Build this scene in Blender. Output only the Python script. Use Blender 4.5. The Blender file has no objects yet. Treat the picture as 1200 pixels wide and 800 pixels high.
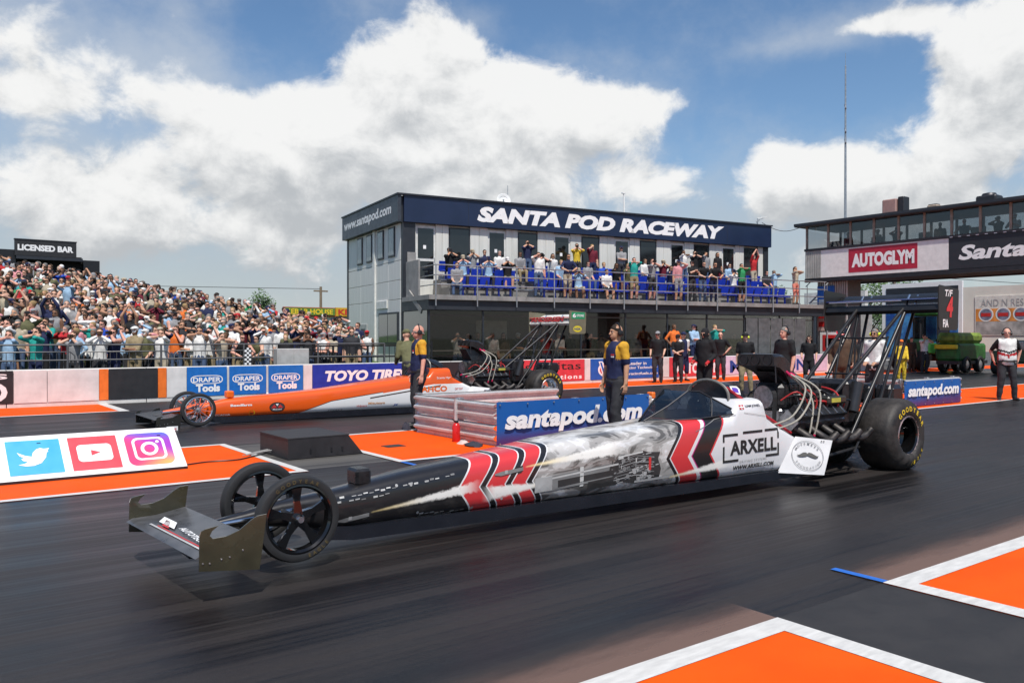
import bpy, bmesh, math, random
import numpy as np
from mathutils import Vector, Matrix
from mathutils.bvhtree import BVHTree
R = math.radians
random.seed(11)
sc = bpy.context.scene
C = sc.collection
# ------------------------------------------------------------------ camera
TH = math.atan2(1300, 968)          # heading of the strip (world X) against the view direction
cam = bpy.data.cameras.new('camera'); cam.sensor_width = 36; cam.lens = 29.04; cam.clip_end = 6000; cam.clip_start = .05
co = bpy.data.objects.new('camera', cam); C.objects.link(co); sc.camera = co
co.location = (0, 0, 1.6); co.rotation_euler = (R(90-.237), 0, -(math.pi/2-TH))
sc.render.resolution_x = 1024; sc.render.resolution_y = 682
sc.view_settings.view_transform = 'Standard'; sc.view_settings.look = 'None'
sc.view_settings.exposure = 0.0; sc.view_settings.gamma = 1
# ------------------------------------------------------------------ node expressions
class E:
    def __init__(s, t, k): s.t, s.k = t, k
    def _m(s, op, o=None, p=None):
        n = s.t.nodes.new('ShaderNodeMath'); n.operation = op
        for i, v in enumerate((s, o, p)):
            if v is None: continue
            if isinstance(v, E): s.t.links.new(v.k, n.inputs[i])
            else: n.inputs[i].default_value = v
        return E(s.t, n.outputs[0])
    def __add__(s, o): return s._m('ADD', o)
    __radd__ = __add__
    def __sub__(s, o): return s._m('SUBTRACT', o)
    def __rsub__(s, o): return (s*-1)+o
    def __mul__(s, o): return s._m('MULTIPLY', o)
    __rmul__ = __mul__
    def __truediv__(s, o): return s._m('DIVIDE', o)
    def abs(s): return s._m('ABSOLUTE')
    def pw(s, e): return s._m('POWER', e)
    def mx(s, o): return s._m('MAXIMUM', o)
    def mn(s, o): return s._m('MINIMUM', o)
    def gt(s, o): return s._m('GREATER_THAN', o)
    def lt(s, o): return s._m('LESS_THAN', o)
    def sin(s): return s._m('SINE')
    def exp(s): return s._m('EXPONENT')
    def atan2(s, o): return s._m('ARCTAN2', o)
    def asin(s): return s._m('ARCSINE')
    def frac(s): return s._m('FRACT')
    def ss(s, a, b, lo=0., hi=1.):
        n = s.t.nodes.new('ShaderNodeMapRange'); n.interpolation_type = 'SMOOTHSTEP'
        s.t.links.new(s.k, n.inputs[0])
        for i, v in enumerate((a, b, lo, hi)): n.inputs[i+1].default_value = v
        return E(s.t, n.outputs[0])
    def inr(s, a, b): return s.gt(a)*s.lt(b)
def xyz(t, vec):
    n = t.nodes.new('ShaderNodeSeparateXYZ'); t.links.new(vec, n.inputs[0])
    return [E(t, o) for o in n.outputs]
def comb(t, x, y, z):
    n = t.nodes.new('ShaderNodeCombineXYZ')
    for i, v in enumerate((x, y, z)):
        if isinstance(v, E): t.links.new(v.k, n.inputs[i])
        else: n.inputs[i].default_value = v
    return n.outputs[0]
def noise(t, vec, scale, detail=4, rough=.55, dist=0):
    n = t.nodes.new('ShaderNodeTexNoise'); n.inputs['Scale'].default_value = scale
    n.inputs['Detail'].default_value = detail; n.inputs['Roughness'].default_value = rough
    n.inputs['Distortion'].default_value = dist
    if vec is not None: t.links.new(vec, n.inputs['Vector'])
    return E(t, n.outputs[0])
def col4(c): return tuple(c)+(1,) if len(c) == 3 else tuple(c)
def mixc(t, fac, a, b):
    n = t.nodes.new('ShaderNodeMix'); n.data_type = 'RGBA'
    if isinstance(fac, E): t.links.new(fac.k, n.inputs[0])
    else: n.inputs[0].default_value = fac
    for i, v in ((6, a), (7, b)):
        if isinstance(v, (tuple, list)): n.inputs[i].default_value = col4(v)
        else: t.links.new(v, n.inputs[i])
    return n.outputs[2]
# ------------------------------------------------------------------ world: Nishita sky with cumulus
SUN = Vector((-.25, -.5, 1)).normalized()
w = bpy.data.worlds.new('World'); sc.world = w; w.use_nodes = True
t = w.node_tree; t.nodes.clear()
sky = t.nodes.new('ShaderNodeTexSky'); sky.sky_type = 'NISHITA'; sky.sun_disc = False
sky.sun_elevation = math.asin(SUN.z); sky.sun_rotation = math.atan2(SUN.x, SUN.y) % (2*math.pi)
sky.air_density = 1.0; sky.dust_density = .6; sky.ozone_density = 1.6
tc = t.nodes.new('ShaderNodeTexCoord')
D = tc.outputs['Generated']
def cloudmap():
    x, y, z = xyz(t, D)
    c_, s_ = math.cos(TH), math.sin(TH)
    az = (x*s_-y*c_).atan2(x*c_+y*s_); el = z.asin()
    # cumulus heaps and clear gaps: image column and row of the centre, spread, weight
    blobs = [(470,95,95,75,.24),(600,120,110,75,.24),(720,135,95,42,.24),(800,115,45,26,.16),(360,140,90,50,.20),(250,120,90,45,.15),(560,200,150,50,.17),
             (135,225,80,38,.24),(330,205,120,45,.22),(60,265,110,34,.16),(300,270,120,25,.10),(30,115,55,20,.17),(100,60,150,70,.10),(0,190,80,60,.12),
             (760,215,70,30,.15),(925,205,65,42,.21),(990,225,60,50,.16),(1120,180,95,70,.20),(1160,75,75,75,.26),(1230,40,80,100,.2),
             (990,38,90,15,.19),(915,58,50,9,.16),(1060,22,45,10,.10),(420,300,300,50,.07),(1050,300,220,50,.10),
             (325,35,85,45,-.22),(270,80,60,30,-.10),(900,95,120,50,-.24),(1000,110,60,50,-.2),(720,25,150,40,-.2),(850,185,30,40,-.10),(225,200,28,16,-.10),(690,205,25,30,-.06)]
    vblobs = [(60,110,260,110,.26),(250,290,380,80,.30),(640,290,220,60,.16),(1010,270,230,70,.30),(560,20,60,20,.12),(960,45,130,28,.18)]
    def bias_at(e, blobs=blobs):
        b = None
        for px, py, rx, ry, wt in blobs:
            a0 = math.atan((px-600)/968); k = math.cos(a0)
            e0 = math.atan((396-py)/968*k)
            da = (az-a0)*(968/rx/k); de = (e-e0)*(968/ry/k)
            g = ((da*da+de*de)*-1).exp()*wt
            b = g if b is None else b+g
        return b
    bias = bias_at(el); bias_up = bias_at(el+R(2.4))
    q = comb(t, x, y, z*1.3)
    def dens(off):
        v = t.nodes.new('ShaderNodeVectorMath'); v.operation = 'ADD'; t.links.new(q, v.inputs[0]); v.inputs[1].default_value = off
        a = noise(t, v.outputs[0], 4.2, 3, .5); b = noise(t, v.outputs[0], 13, 10, .60, .25)
        return a*.55+b*.45
    n0 = dens((0, 0, 0)); n1 = dens((-.008, -.014, .022))
    m = n0+bias
    mask = m.ss(.565, .67)
    veil = (noise(t, q, 5, 8, .62)*.8+.1+bias*.35+bias_at(el, vblobs)).ss(.45, .85)*.62     # thin high veil
    lit = ((n0-n1)*4.3+(bias-bias_up)*2.2+.60+el.ss(R(2), R(14), -.26, .10)-m.ss(.62, 1.0)*.08).ss(.0, 1.)
    return mask, veil, lit, el
mask, veil, lit, el = cloudmap()
cloudcol = mixc(t, lit, (5.3, 5.55, 5.8), (9.75, 9.75, 9.65))
hs = t.nodes.new('ShaderNodeHueSaturation'); hs.inputs['Saturation'].default_value = 1.15; hs.inputs['Value'].default_value = 1.3
t.links.new(sky.outputs[0], hs.inputs['Color'])
c1 = mixc(t, veil, hs.outputs[0], mixc(t, el.ss(R(4), R(18)), (4.8,5.25,5.7), (6.7,7.1,7.5)))
c1 = mixc(t, el.ss(R(-2), R(13), .80, 0.), c1, (4.7, 5.2, 5.75))
c2 = mixc(t, mask*.97, c1, cloudcol)
bg = t.nodes.new('ShaderNodeBackground'); bg.inputs[1].default_value = .095
wo = t.nodes.new('ShaderNodeOutputWorld'); t.links.new(c2, bg.inputs[0]); t.links.new(bg.outputs[0], wo.inputs[0])
w.cycles.sampling_method = 'MANUAL'; w.cycles.sample_map_resolution = 512
# ------------------------------------------------------------------ sun
sl = bpy.data.lights.new('sun', 'SUN'); sl.energy = 5.0; sl.angle = R(.53); sl.color = (1, .955, .88)
so = bpy.data.objects.new('sun', sl); C.objects.link(so); so.location = (-5, -10, 20)
so.rotation_euler = SUN.to_track_quat('Z', 'Y').to_euler()

# ------------------------------------------------------------------ materials
MAT = {}
def M(name, col=(.5,.5,.5), rough=.5, metal=0, var=.10, vs=5, bump=0, bs=60, coat=0, spec=.5, alpha=None, emit=None, stretch=None):
    if name in MAT: return MAT[name]
    m = bpy.data.materials.new(name); m.use_nodes = True; MAT[name] = m
    t = m.node_tree; b = t.nodes['Principled BSDF']
    b.inputs['Roughness'].default_value = rough; b.inputs['Metallic'].default_value = metal
    b.inputs['Coat Weight'].default_value = coat; b.inputs['Coat Roughness'].default_value = .06
    b.inputs['Specular IOR Level'].default_value = spec
    tc = t.nodes.new('ShaderNodeTexCoord'); v = tc.outputs['Object']
    if stretch:
        x, y, z = xyz(t, v); v = comb(t, x*stretch[0], y*stretch[1], z*stretch[2])
    n = noise(t, v, vs, 5, .6)
    lo = tuple(c*(1-var*1.6) for c in col); hi = tuple(min(1, c*(1+var)) for c in col)
    t.links.new(mixc(t, n.ss(.25, .75), lo, hi), b.inputs['Base Color'])
    r = n.ss(.2, .8, max(0, rough-.07), min(1, rough+.09)); t.links.new(r.k, b.inputs['Roughness'])
    if bump:
        n2 = noise(t, v, bs, 3, .6); bp = t.nodes.new('ShaderNodeBump'); bp.inputs['Strength'].default_value = bump; bp.inputs['Distance'].default_value = .01
        t.links.new(n2.k, bp.inputs['Height']); t.links.new(bp.outputs[0], b.inputs['Normal'])
    if emit: b.inputs['Emission Color'].default_value = col4(col); b.inputs['Emission Strength'].default_value = emit
    return m
def G(name, tint=(.5,.55,.6), refl=.12, rough=.02):
    """window glass: tinted see-through sheet with a mirror share"""
    if name in MAT: return MAT[name]
    m = bpy.data.materials.new(name); m.use_nodes = True; MAT[name] = m
    t = m.node_tree; t.nodes.clear()
    a = t.nodes.new('ShaderNodeBsdfTransparent'); a.inputs[0].default_value = col4(tint)
    g = t.nodes.new('ShaderNodeBsdfGlossy'); g.inputs['Roughness'].default_value = rough
    lw = t.nodes.new('ShaderNodeLayerWeight'); lw.inputs[0].default_value = .35
    f = (E(t, lw.outputs['Fresnel'])*.6+refl).mn(1.)
    mx = t.nodes.new('ShaderNodeMixShader'); t.links.new(f.k, mx.inputs[0]); t.links.new(a.outputs[0], mx.inputs[1]); t.links.new(g.outputs[0], mx.inputs[2])
    o = t.nodes.new('ShaderNodeOutputMaterial'); t.links.new(mx.outputs[0], o.inputs[0])
    return m
# ------------------------------------------------------------------ mesh builder
class MB:
    def __init__(s): s.v = []; s.f = []; s.mi = []; s.cur = 0
    def add(s, vs, fs):
        o = len(s.v); s.v += [tuple(v) for v in vs]
        for f in fs: s.f.append(tuple(i+o for i in f)); s.mi.append(s.cur)
        return s
    def box(s, a, b):
        x0, y0, z0 = a; x1, y1, z1 = b
        return s.add([(x0,y0,z0),(x1,y0,z0),(x1,y1,z0),(x0,y1,z0),(x0,y0,z1),(x1,y0,z1),(x1,y1,z1),(x0,y1,z1)],
              [(0,3,2,1),(4,5,6,7),(0,1,5,4),(1,2,6,5),(2,3,7,6),(3,0,4,7)])
    def obox(s, c, ax, ay, az, hx, hy, hz):
        c = Vector(c); ax, ay, az = Vector(ax)*hx, Vector(ay)*hy, Vector(az)*hz
        p = [c+ax*i+ay*j+az*k for k in (-1,1) for i, j in ((-1,-1),(1,-1),(1,1),(-1,1))]
        return s.add(p, [(0,3,2,1),(4,5,6,7),(0,1,5,4),(1,2,6,5),(2,3,7,6),(3,0,4,7)])
    def bbox(s, a, b, r=.01):
        """box with chamfered edges along all sides"""
        x0,y0,z0 = a; x1,y1,z1 = b; r = min(r, (x1-x0)*.45, (y1-y0)*.45, (z1-z0)*.45)
        def ring(z, i): return [(x0+i,y0+r,z),(x0+r,y0+i,z),(x1-r,y0+i,z),(x1-i,y0+r,z),(x1-i,y1-r,z),(x1-r,y1-i,z),(x0+r,y1-i,z),(x0+i,y1-r,z)]
        return s.loft([ring(z0, r*.8), ring(z0+r, 0), ring(z1-r, 0), ring(z1, r*.8)], True, True)
    def loft(s, rings, closed=True, caps=True):
        n = len(rings[0]); vs = [p for r in rings for p in r]; fs = []
        for i in range(len(rings)-1):
            for j in range(n if closed else n-1):
                k = (j+1) % n
                fs.append((i*n+j, i*n+k, (i+1)*n+k, (i+1)*n+j))
        if caps and closed:
            fs.append(tuple(range(n))[::-1]); fs.append(tuple((len(rings)-1)*n+j for j in range(n)))
        return s.add(vs, fs)
    def cyl(s, p0, p1, r0, r1=None, n=12, caps=True):
        return s.tube([p0, p1], [r0, r0 if r1 is None else r1], n, caps)
    def tube(s, pts, r, n=8, caps=True):
        pts = [Vector(p) for p in pts]
        if not isinstance(r, (list, tuple)): r = [r]*len(pts)
        rings = []; up = None
        for i, p in enumerate(pts):
            d = (pts[min(i+1, len(pts)-1)]-pts[max(i-1, 0)]).normalized()
            if up is None: up = Vector((0,0,1)) if abs(d.z) < .9 else Vector((1,0,0))
            a = d.cross(up)
            if a.length < 1e-5: a = d.orthogonal()
            a.normalize(); b = a.cross(d).normalized(); up = b
            rings.append([p+(a*math.cos(q)+b*math.sin(q))*r[i] for q in [2*math.pi*k/n for k in range(n)]])
        return s.loft(rings, True, caps)
    def lathe(s, c, ax, prof, n=24, caps=False):
        """prof: (offset along ax, radius)"""
        ax = Vector(ax).normalized(); u = ax.orthogonal().normalized(); v = ax.cross(u); c = Vector(c)
        return s.loft([[c+ax*h+(u*math.cos(q)+v*math.sin(q))*max(r, 1e-4) for q in [2*math.pi*k/n for k in range(n)]] for h, r in prof], True, caps)
    def ell(s, c, r, n=12, m=8, rot=None):
        c = Vector(c); rings = []
        for i in range(m+1):
            a = math.pi*i/m
            ring = []
            for k in range(n):
                q = 2*math.pi*k/n
                p = Vector((r[0]*max(math.sin(a), .02)*math.cos(q), r[1]*max(math.sin(a), .02)*math.sin(q), -r[2]*math.cos(a)))
                if rot is not None: p = rot @ p
                ring.append(c+p)
            rings.append(ring)
        return s.loft(rings, True, True)
    def prism(s, poly, o, u, v, d):
        """polygon (2D) in plane o+u*a+v*b, thickened by vector d"""
        o, u, v, d = Vector(o), Vector(u), Vector(v), Vector(d)
        p = [o+u*a+v*b for a, b in poly]; n = len(p)
        fs = [tuple(range(n)), tuple(range(2*n-1, n-1, -1))] + [(i, i+n, (i+1) % n+n, (i+1) % n) for i in range(n)]
        return s.add(p+[q+d for q in p], fs)
    def mesh(s, name, mats, off=(0,0,0), smooth=False, sharp=40):
        me = bpy.data.meshes.new(name)
        vs = [(v[0]-off[0], v[1]-off[1], v[2]-off[2]) for v in s.v]
        me.from_pydata(vs, [], s.f)
        for m in (mats if isinstance(mats, (list, tuple)) else [mats]): me.materials.append(m)
        if any(s.mi): me.polygons.foreach_set('material_index', s.mi)
        bm = bmesh.new(); bm.from_mesh(me)
        big = [f for f in bm.faces if len(f.verts) > 4]
        if big: bmesh.ops.triangulate(bm, faces=big)
        bmesh.ops.recalc_face_normals(bm, faces=bm.faces); bm.to_mesh(me); bm.free()
        if smooth:
            me.polygons.foreach_set('use_smooth', [True]*len(me.polygons))
            me.set_sharp_from_angle(angle=R(sharp))
        me.update(); return me
    def obj(s, name, mats, parent=None, smooth=False, sharp=40, kind=None, off=None):
        if off is None: off = parent_loc(parent)
        o = bpy.data.objects.new(name, s.mesh(name, mats, off, smooth, sharp)); C.objects.link(o)
        if parent: o.parent = parent
        if kind: o['kind'] = kind
        return o
def parent_loc(p):
    v = Vector((0,0,0))
    while p is not None: v = v+Vector(p.location); p = p.parent
    return v
def tag(o, label, cat, group=None):
    o['label'] = label; o['category'] = cat
    if group: o['group'] = group
    return o
def thing(name, label, cat, loc=(0,0,0), group=None, rz=0):
    o = bpy.data.objects.new(name, None); C.objects.link(o); o.location = loc; o.rotation_euler = (0,0,rz); o.empty_display_size = .2
    return tag(o, label, cat, group)
def struct(o): o['kind'] = 'structure'; return o
def dup(o, parent=None):
    c = o.copy(); C.objects.link(c); c.parent = parent
    for ch in list(o.children): dup(ch, c)
    return c
def link(name, me, parent=None, loc=(0,0,0), rot=(0,0,0), scale=(1,1,1)):
    o = bpy.data.objects.new(name, me); C.objects.link(o); o.location = loc; o.rotation_euler = rot; o.scale = scale
    if parent: o.parent = parent
    return o
# ------------------------------------------------------------------ lettering
_TC = {}
def text_geo(s, bold=.0, shear=0., spacing=1.):
    k = (s, bold, shear, spacing)
    if k in _TC: return _TC[k]
    cu = bpy.data.curves.new('t', 'FONT'); cu.body = s; cu.size = 1; cu.offset = bold; cu.shear = shear; cu.space_character = spacing
    cu.resolution_u = 3; cu.fill_mode = 'FRONT'
    o = bpy.data.objects.new('t', cu); C.objects.link(o)
    dg = bpy.context.evaluated_depsgraph_get(); me = bpy.data.meshes.new_from_object(o.evaluated_get(dg))
    v = [tuple(p.co) for p in me.vertices]; f = [tuple(p.vertices) for p in me.polygons]
    bpy.data.objects.remove(o); bpy.data.curves.remove(cu); bpy.data.meshes.remove(me)
    xs = [p[0] for p in v]; ys = [p[1] for p in v]
    x0, x1, y0, y1 = min(xs), max(xs), min(ys), max(ys)
    v = [((p[0]-x0)/(x1-x0), (p[1]-y0)/(y1-y0)) for p in v]
    _TC[k] = (v, f, (x1-x0)/(y1-y0)); return _TC[k]
def text(s, o, u, v, wd, ht, mat, parent, bold=.02, shear=0., lift=.004, name='lettering', proj=None, spacing=1.):
    """flat lettering: lower-left corner o, unit directions u (reading) and v (up), fitted to wd x ht; proj maps a point onto a surface"""
    g, f, asp = text_geo(s, bold, shear, spacing)
    if wd is None: wd = ht*asp
    o, u, v = Vector(o), Vector(u).normalized(), Vector(v).normalized(); n = u.cross(v)
    vs = [o+u*(a*wd)+v*(b*ht)+n*lift for a, b in g]
    if proj: vs = [proj(p) for p in vs]
    mb = MB(); mb.add(vs, f)
    me = bpy.data.meshes.new(name); off = parent_loc(parent)
    me.from_pydata([tuple(Vector(p)-off) for p in vs], [], f); me.materials.append(mat); me.update()
    ob = bpy.data.objects.new(name, me); C.objects.link(ob); ob.parent = parent
    return ob
def qbez(p0, p1, p2, n=8):
    p0, p1, p2 = Vector(p0), Vector(p1), Vector(p2)
    return [p0*(1-k)**2+p1*2*k*(1-k)+p2*k*k for k in [i/n for i in range(n+1)]]
def spline(pts, n=6):
    pts = [Vector(p) for p in pts]; out = []
    for i in range(len(pts)-1):
        p0, p1, p2, p3 = pts[max(i-1,0)], pts[i], pts[i+1], pts[min(i+2,len(pts)-1)]
        for k in range(n):
            q = k/n
            out.append(.5*((2*p1)+(p2-p0)*q+(2*p0-5*p1+4*p2-p3)*q*q+(3*p1-p0-3*p2+p3)*q**3))
    out.append(pts[-1]); return out
X_, Y_, Z_ = Vector((1,0,0)), Vector((0,1,0)), Vector((0,0,1))
# common paints
white = M('white_paint', (.80,.80,.79), .35, var=.05); black = M('black_paint', (.012,.012,.014), .35); navy = M('navy_panel', (.012,.022,.055), .4)
print_white = M('print_white', (.82,.82,.82), .5, var=.03); print_black = M('print_black', (.015,.015,.015), .5)
print_red = M('print_red', (.55,.03,.03), .45); print_blue = M('print_blue', (.012,.10,.42), .45); print_navy = M('print_navy', (.01,.05,.25), .45)
steel = M('galvanised_steel', (.45,.46,.47), .42, .85, .12, 9); darksteel = M('dark_steel', (.05,.05,.055), .45, .7)
chrome = M('polished_metal', (.75,.75,.76), .12, 1., .05); alu = M('aluminium', (.55,.55,.56), .3, .9); rubber = M('rubber', (.018,.018,.019), .62, var=.15, bump=.1, bs=90)
orange = M('orange_paint', (.85,.13,.012), .4, var=.06)
# ================================================================== GROUND
def asphalt(name, base, streak, rough, rgh2, sheen):
    m = bpy.data.materials.new(name); m.use_nodes = True; MAT[name] = m
    t = m.node_tree; b = t.nodes['Principled BSDF']
    tc = t.nodes.new('ShaderNodeTexCoord'); x, y, z = xyz(t, tc.outputs['Object'])
    a = noise(t, comb(t, x*.04, y*2.4, z), 1.0, 9, .66)          # long rubber streaks along the strip
    a2 = noise(t, comb(t, x*.22, y*26, z), 1.0, 6, .66)
    fine = noise(t, tc.outputs['Object'], 75, 4, .75)
    patch = noise(t, tc.outputs['Object'], .35, 5, .6); mott = noise(t, comb(t, x*.35, y, z), 22, 5, .7)
    f = (a*.66+a2*.22+patch*.20).ss(.47, .60)
    f = (f+(fine-.5)*.55+(mott-.5)*.55).mx(0.).mn(1.)
    t.links.new(mixc(t, f, streak, base), b.inputs['Base Color'])
    t.links.new(((a*.6+a2*.4).ss(.4, .62, rough, rgh2)).k, b.inputs['Roughness'])
    b.inputs['Specular IOR Level'].default_value = sheen
    bp = t.nodes.new('ShaderNodeBump'); bp.inputs['Strength'].default_value = .35; bp.inputs['Distance'].default_value = .004
    t.links.new((fine+a2*.6).k, bp.inputs['Height']); t.links.new(bp.outputs[0], b.inputs['Normal'])
    return m
lane_m = asphalt('rubbered_asphalt', (.025,.0212,.0198), (.005,.0045,.0046), .33, .58, .32)
far_asphalt = asphalt('worn_asphalt', (.095,.09,.085), (.055,.052,.05), .6, .8, .3)
gap_m = M('dark_asphalt', (.024,.0225,.0235), .65, var=.15, vs=3, bump=.5, bs=260)
conc_m = M('pale_concrete', (.30,.29,.27), .8, var=.2, vs=.4, bump=.2, bs=30)
def sheet(name, x0, x1, y0, y1, z, m, nx=1):
    mb = MB()
    for i in range(nx):
        a = x0+(x1-x0)*i/nx; b = x0+(x1-x0)*(i+1)/nx
        mb.add([(a,y0,z),(b,y0,z),(b,y1,z),(a,y1,z)], [(0,1,2,3)])
    return struct(mb.obj(name, m))
gm = M('distant_ground', (.16,.17,.11), .9, var=.3, vs=.05)
sheet('ground', -1500, 1500, -1500, 1500, -.012, gm)
sheet('paved_apron', -120, 400, -6, 46, -.008, far_asphalt)
sheet('track_lane', -110, 260, 2.884, 9.6, -.004, lane_m)
sheet('track_lane', -110, 260, 12.4, 19.8, -.004, lane_m)
sheet('paved_gap', -110, 260, -6, 2.884, -.004, gap_m)
# painted islands ------------------------------------------------------
op = bpy.data.materials.new('orange_track_paint'); op.use_nodes = True
t = op.node_tree; b = t.nodes['Principled BSDF']; tc = t.nodes.new('ShaderNodeTexCoord')
n1 = noise(t, tc.outputs['Object'], 1.2, 6, .65); n2 = noise(t, tc.outputs['Object'], 160, 3, .6)
x, y, z = xyz(t, tc.outputs['Object']); n3 = noise(t, comb(t, x*.4, y*7, z), 1., 5, .65)
cc = mixc(t, n1.ss(.3, .7), (.70,.070,.001), (.78,.088,.002)); cc = mixc(t, n3.ss(.56, .78)*.38, cc, (.30,.07,.025)); n4 = noise(t, tc.outputs['Object'], 26, 6, .7); cc = mixc(t, (n4*.7+n1*.3).ss(.60, .70)*.5, cc, (.16,.055,.03)); rb = noise(t, comb(t, x*.05, y*1.6, z), 1.7, 4, .6); cc = mixc(t, rb.ss(.60, .72)*.35, cc, (.10,.04,.03))
t.links.new(cc, b.inputs['Base Color']); b.inputs['Roughness'].default_value = .75; b.inputs['Specular IOR Level'].default_value = .15
bp = t.nodes.new('ShaderNodeBump'); bp.inputs['Strength'].default_value = .25; bp.inputs['Distance'].default_value = .004; t.links.new(n2.k, bp.inputs['Height']); t.links.new(bp.outputs[0], b.inputs['Normal'])
wp = M('white_line_paint', (.58,.57,.55), .55, var=.10, vs=11, bump=.3, bs=170, stretch=(.5,2,1))
bp_ = M('blue_mark_paint', (.02,.13,.50), .5)
def worn(name, colr, x0, y0, y1, amt=.8):
    """paint worn thin on the asphalt: fades away from the line across the strip"""
    m = bpy.data.materials.new(name); m.use_nodes = True; t = m.node_tree; b = t.nodes['Principled BSDF']
    tc = t.nodes.new('ShaderNodeTexCoord'); x, y, z = xyz(t, tc.outputs['Object'])
    nz = noise(t, comb(t, x*1.2, y*6, z), 1.2, 6, .65); nf = noise(t, tc.outputs['Object'], 120, 3, .7)
    f = (y.ss(y0, y1, 1., 0.)*1.15+(nz-.5)*.8+(nf-.5)*.35).ss(.15, .95)*amt
    b.inputs['Base Color'].default_value = col4(colr); b.inputs['Roughness'].default_value = .55; t.links.new(f.k, b.inputs['Alpha'])
    return m
def island(x0, x1, y0, y1, lw=.16, left=True, right=True, wn=None):
    sheet('painted_island', x0, x1, y0, y1, .0, op)
    ln = MB(); z = .004
    def q(a, b, c, d): ln.add([(a,c,z),(b,c,z),(b,d,z),(a,d,z)], [(0,1,2,3)])
    q(x0, x1, y0, y0+lw); q(x0, x1, y1-lw, y1)
    if left: q(x0, x0+lw, y0+lw, y1-lw)
    if right: q(x1-lw, x1, y0+lw, y1-lw)
    struct(ln.obj('white_line', wp))
island(-40, 3.97, 9.42, 12.62, .11, left=False); island(5.2, 15.6, 9.42, 12.62, .11)
island(16.6, 60, 9.42, 12.5, .11)
island(-40, 4.04, -1.2, 2.88, .155, left=False); island(5.17, 60, -1.2, 2.88, .155, right=False)
# paint scuffed away along the near boxes
for a, b_ in ((-40, 4.04), (5.17, 60)):
    sheet('worn_paint', a, b_, 2.882, 3.50, .0, worn('worn_paint_%d' % a, (.22,.135,.105), 0, 2.80, 3.42, .62))
sheet('blue_mark', 5.17, 5.235, 2.88, 3.26, .005, bp_); sheet('blue_mark', 5.2, 5.27, 8.95, 9.40, .005, bp_)
# verge along the far wall
sheet('painted_verge', -40, 3.9, 19.66, 22, .0, op); sheet('painted_verge', 8.0, 60, 19.66, 22, .0, op)
ln = MB()
for a, b_ in ((-40, 4.1), (7.9, 60)): ln.add([(a,19.55,.004),(b_,19.55,.004),(b_,19.68,.004),(a,19.68,.004)], [(0,1,2,3)])
ln.add([(3.9,19.68,.004),(4.1,19.68,.004),(4.1,22,.004),(3.9,22,.004)], [(0,1,2,3)])
struct(ln.obj('white_line', wp))
sheet('painted_verge', 3.9, 8.0, 19.55, 22, -.001, gap_m)
# ================================================================== GRASS BANK
def bank_z(x, y):
    k = min(1, max(0, (y-23.4)/14.5)); k = k*.75+.25*k*k*(3-2*k)
    top = max(0., 3.55-.145*x) if x > -6 else 4.4
    return top*k
gr = M('grass_blades', (.055,.11,.02), .75, var=.35, vs=2.2, bump=.8, bs=45)
mb = MB(); nx, ny = 60, 34
xs = [-22+44.5*i/nx for i in range(nx+1)]; ys = [23.0+31*j/ny for j in range(ny+1)]
vs = []
for yy in ys:
    for xx in xs:
        z = bank_z(xx, yy)
        if yy > 46: z *= max(0, 1-(yy-46)/7)
        vs.append((xx, yy, z-.006+random.uniform(-.02, .02)*min(1, z)))
mb.add(vs, [(j*(nx+1)+i, j*(nx+1)+i+1, (j+1)*(nx+1)+i+1, (j+1)*(nx+1)+i) for j in range(ny) for i in range(nx)])
struct(mb.obj('grass_bank', gr, smooth=True, sharp=180))
# ================================================================== FAR WALL AND ITS BOARDS
concw = M('painted_concrete', (.62,.60,.57), .7, var=.12, vs=1.5, bump=.25, bs=40)
WY = 22.0
seg = MB(); L_ = 2.98
prof = [(0,0),(0,.08),(.03,.12),(.03,.84),(.05,.865),(.28,.865),(.30,.84),(.30,.12),(.34,.08),(.34,0)]
seg.loft([[(x, y, z) for y, z in prof] for x in (-L_/2, L_/2)])
seg_me = seg.mesh('concrete_barrier_block', concw)
for i in range(17):
    o = link('concrete_barrier_block', seg_me, loc=(-13+3*i+1.5, WY, 0))
    bn_ = [b for b in ((-50,-1,'left of the lettered black board'),(-1,1.5,'behind the lettered black board'),(1.5,4.4,'behind the plain white boards'),(4.4,7.2,'behind the first blue tool board'),(7.2,9.6,'behind the last blue tool board'),(9.6,12.6,'behind the TOYO TIRES board'),(12.6,15.6,'behind the plain black board'),(15.6,19.6,'behind the red gravitas board'),(19.6,23.4,'behind the blue VP board'),(23.4,27.3,'behind the red AUTOGLYM board'),(27.3,99,'behind the lilac MOUNTUNE board')) if b[0] <= o.location.x < b[1]][0][2]
    tag(o, 'low pale concrete barrier block '+bn_, 'barrier', 'barrier blocks along the far lane')
def board(x0, x1, mat, label, z0=.10, z1=.85, name='advertising_board', group=None):
    r = thing(name, label, 'board', (x0, WY, 0), group)
    MB().box((x0, WY-.012, z0), (x1, WY+.02, z1)).obj('panel', mat, r)
    return r
BF = WY-.013
def bt(s, x, z, wd, ht, mat, par, **k): return text(s, (x, BF, z), X_, Z_, wd, ht, mat, par, **k)
b_white = M('board_white', (.66,.65,.635), .55, var=.10, vs=2.5); b_orange = M('board_orange', (.80,.17,.02), .45); b_black = M('board_black', (.02,.02,.022), .5)
b_draper = M('board_blue', (.008,.14,.48), .45); b_toyo = M('board_royal', (.012,.035,.33), .45); b_red = M('board_red', (.60,.045,.06), .45); b_pink = M('board_lilac', (.60,.52,.66), .5)
r = board(-2, 2.13, b_black, 'black board with white lettering beside white boards on far wall')
bt('S', 1.72, .66, .30, .12, print_white, r, bold=.03); bt('O', 1.50, .14, .52, .44, print_white, r, bold=.04)
board(2.145, 2.81, b_white, 'short plain white board next to black lettered board'); board(2.825, 3.915, b_white, 'plain white board left of the black gate panel')
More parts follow.
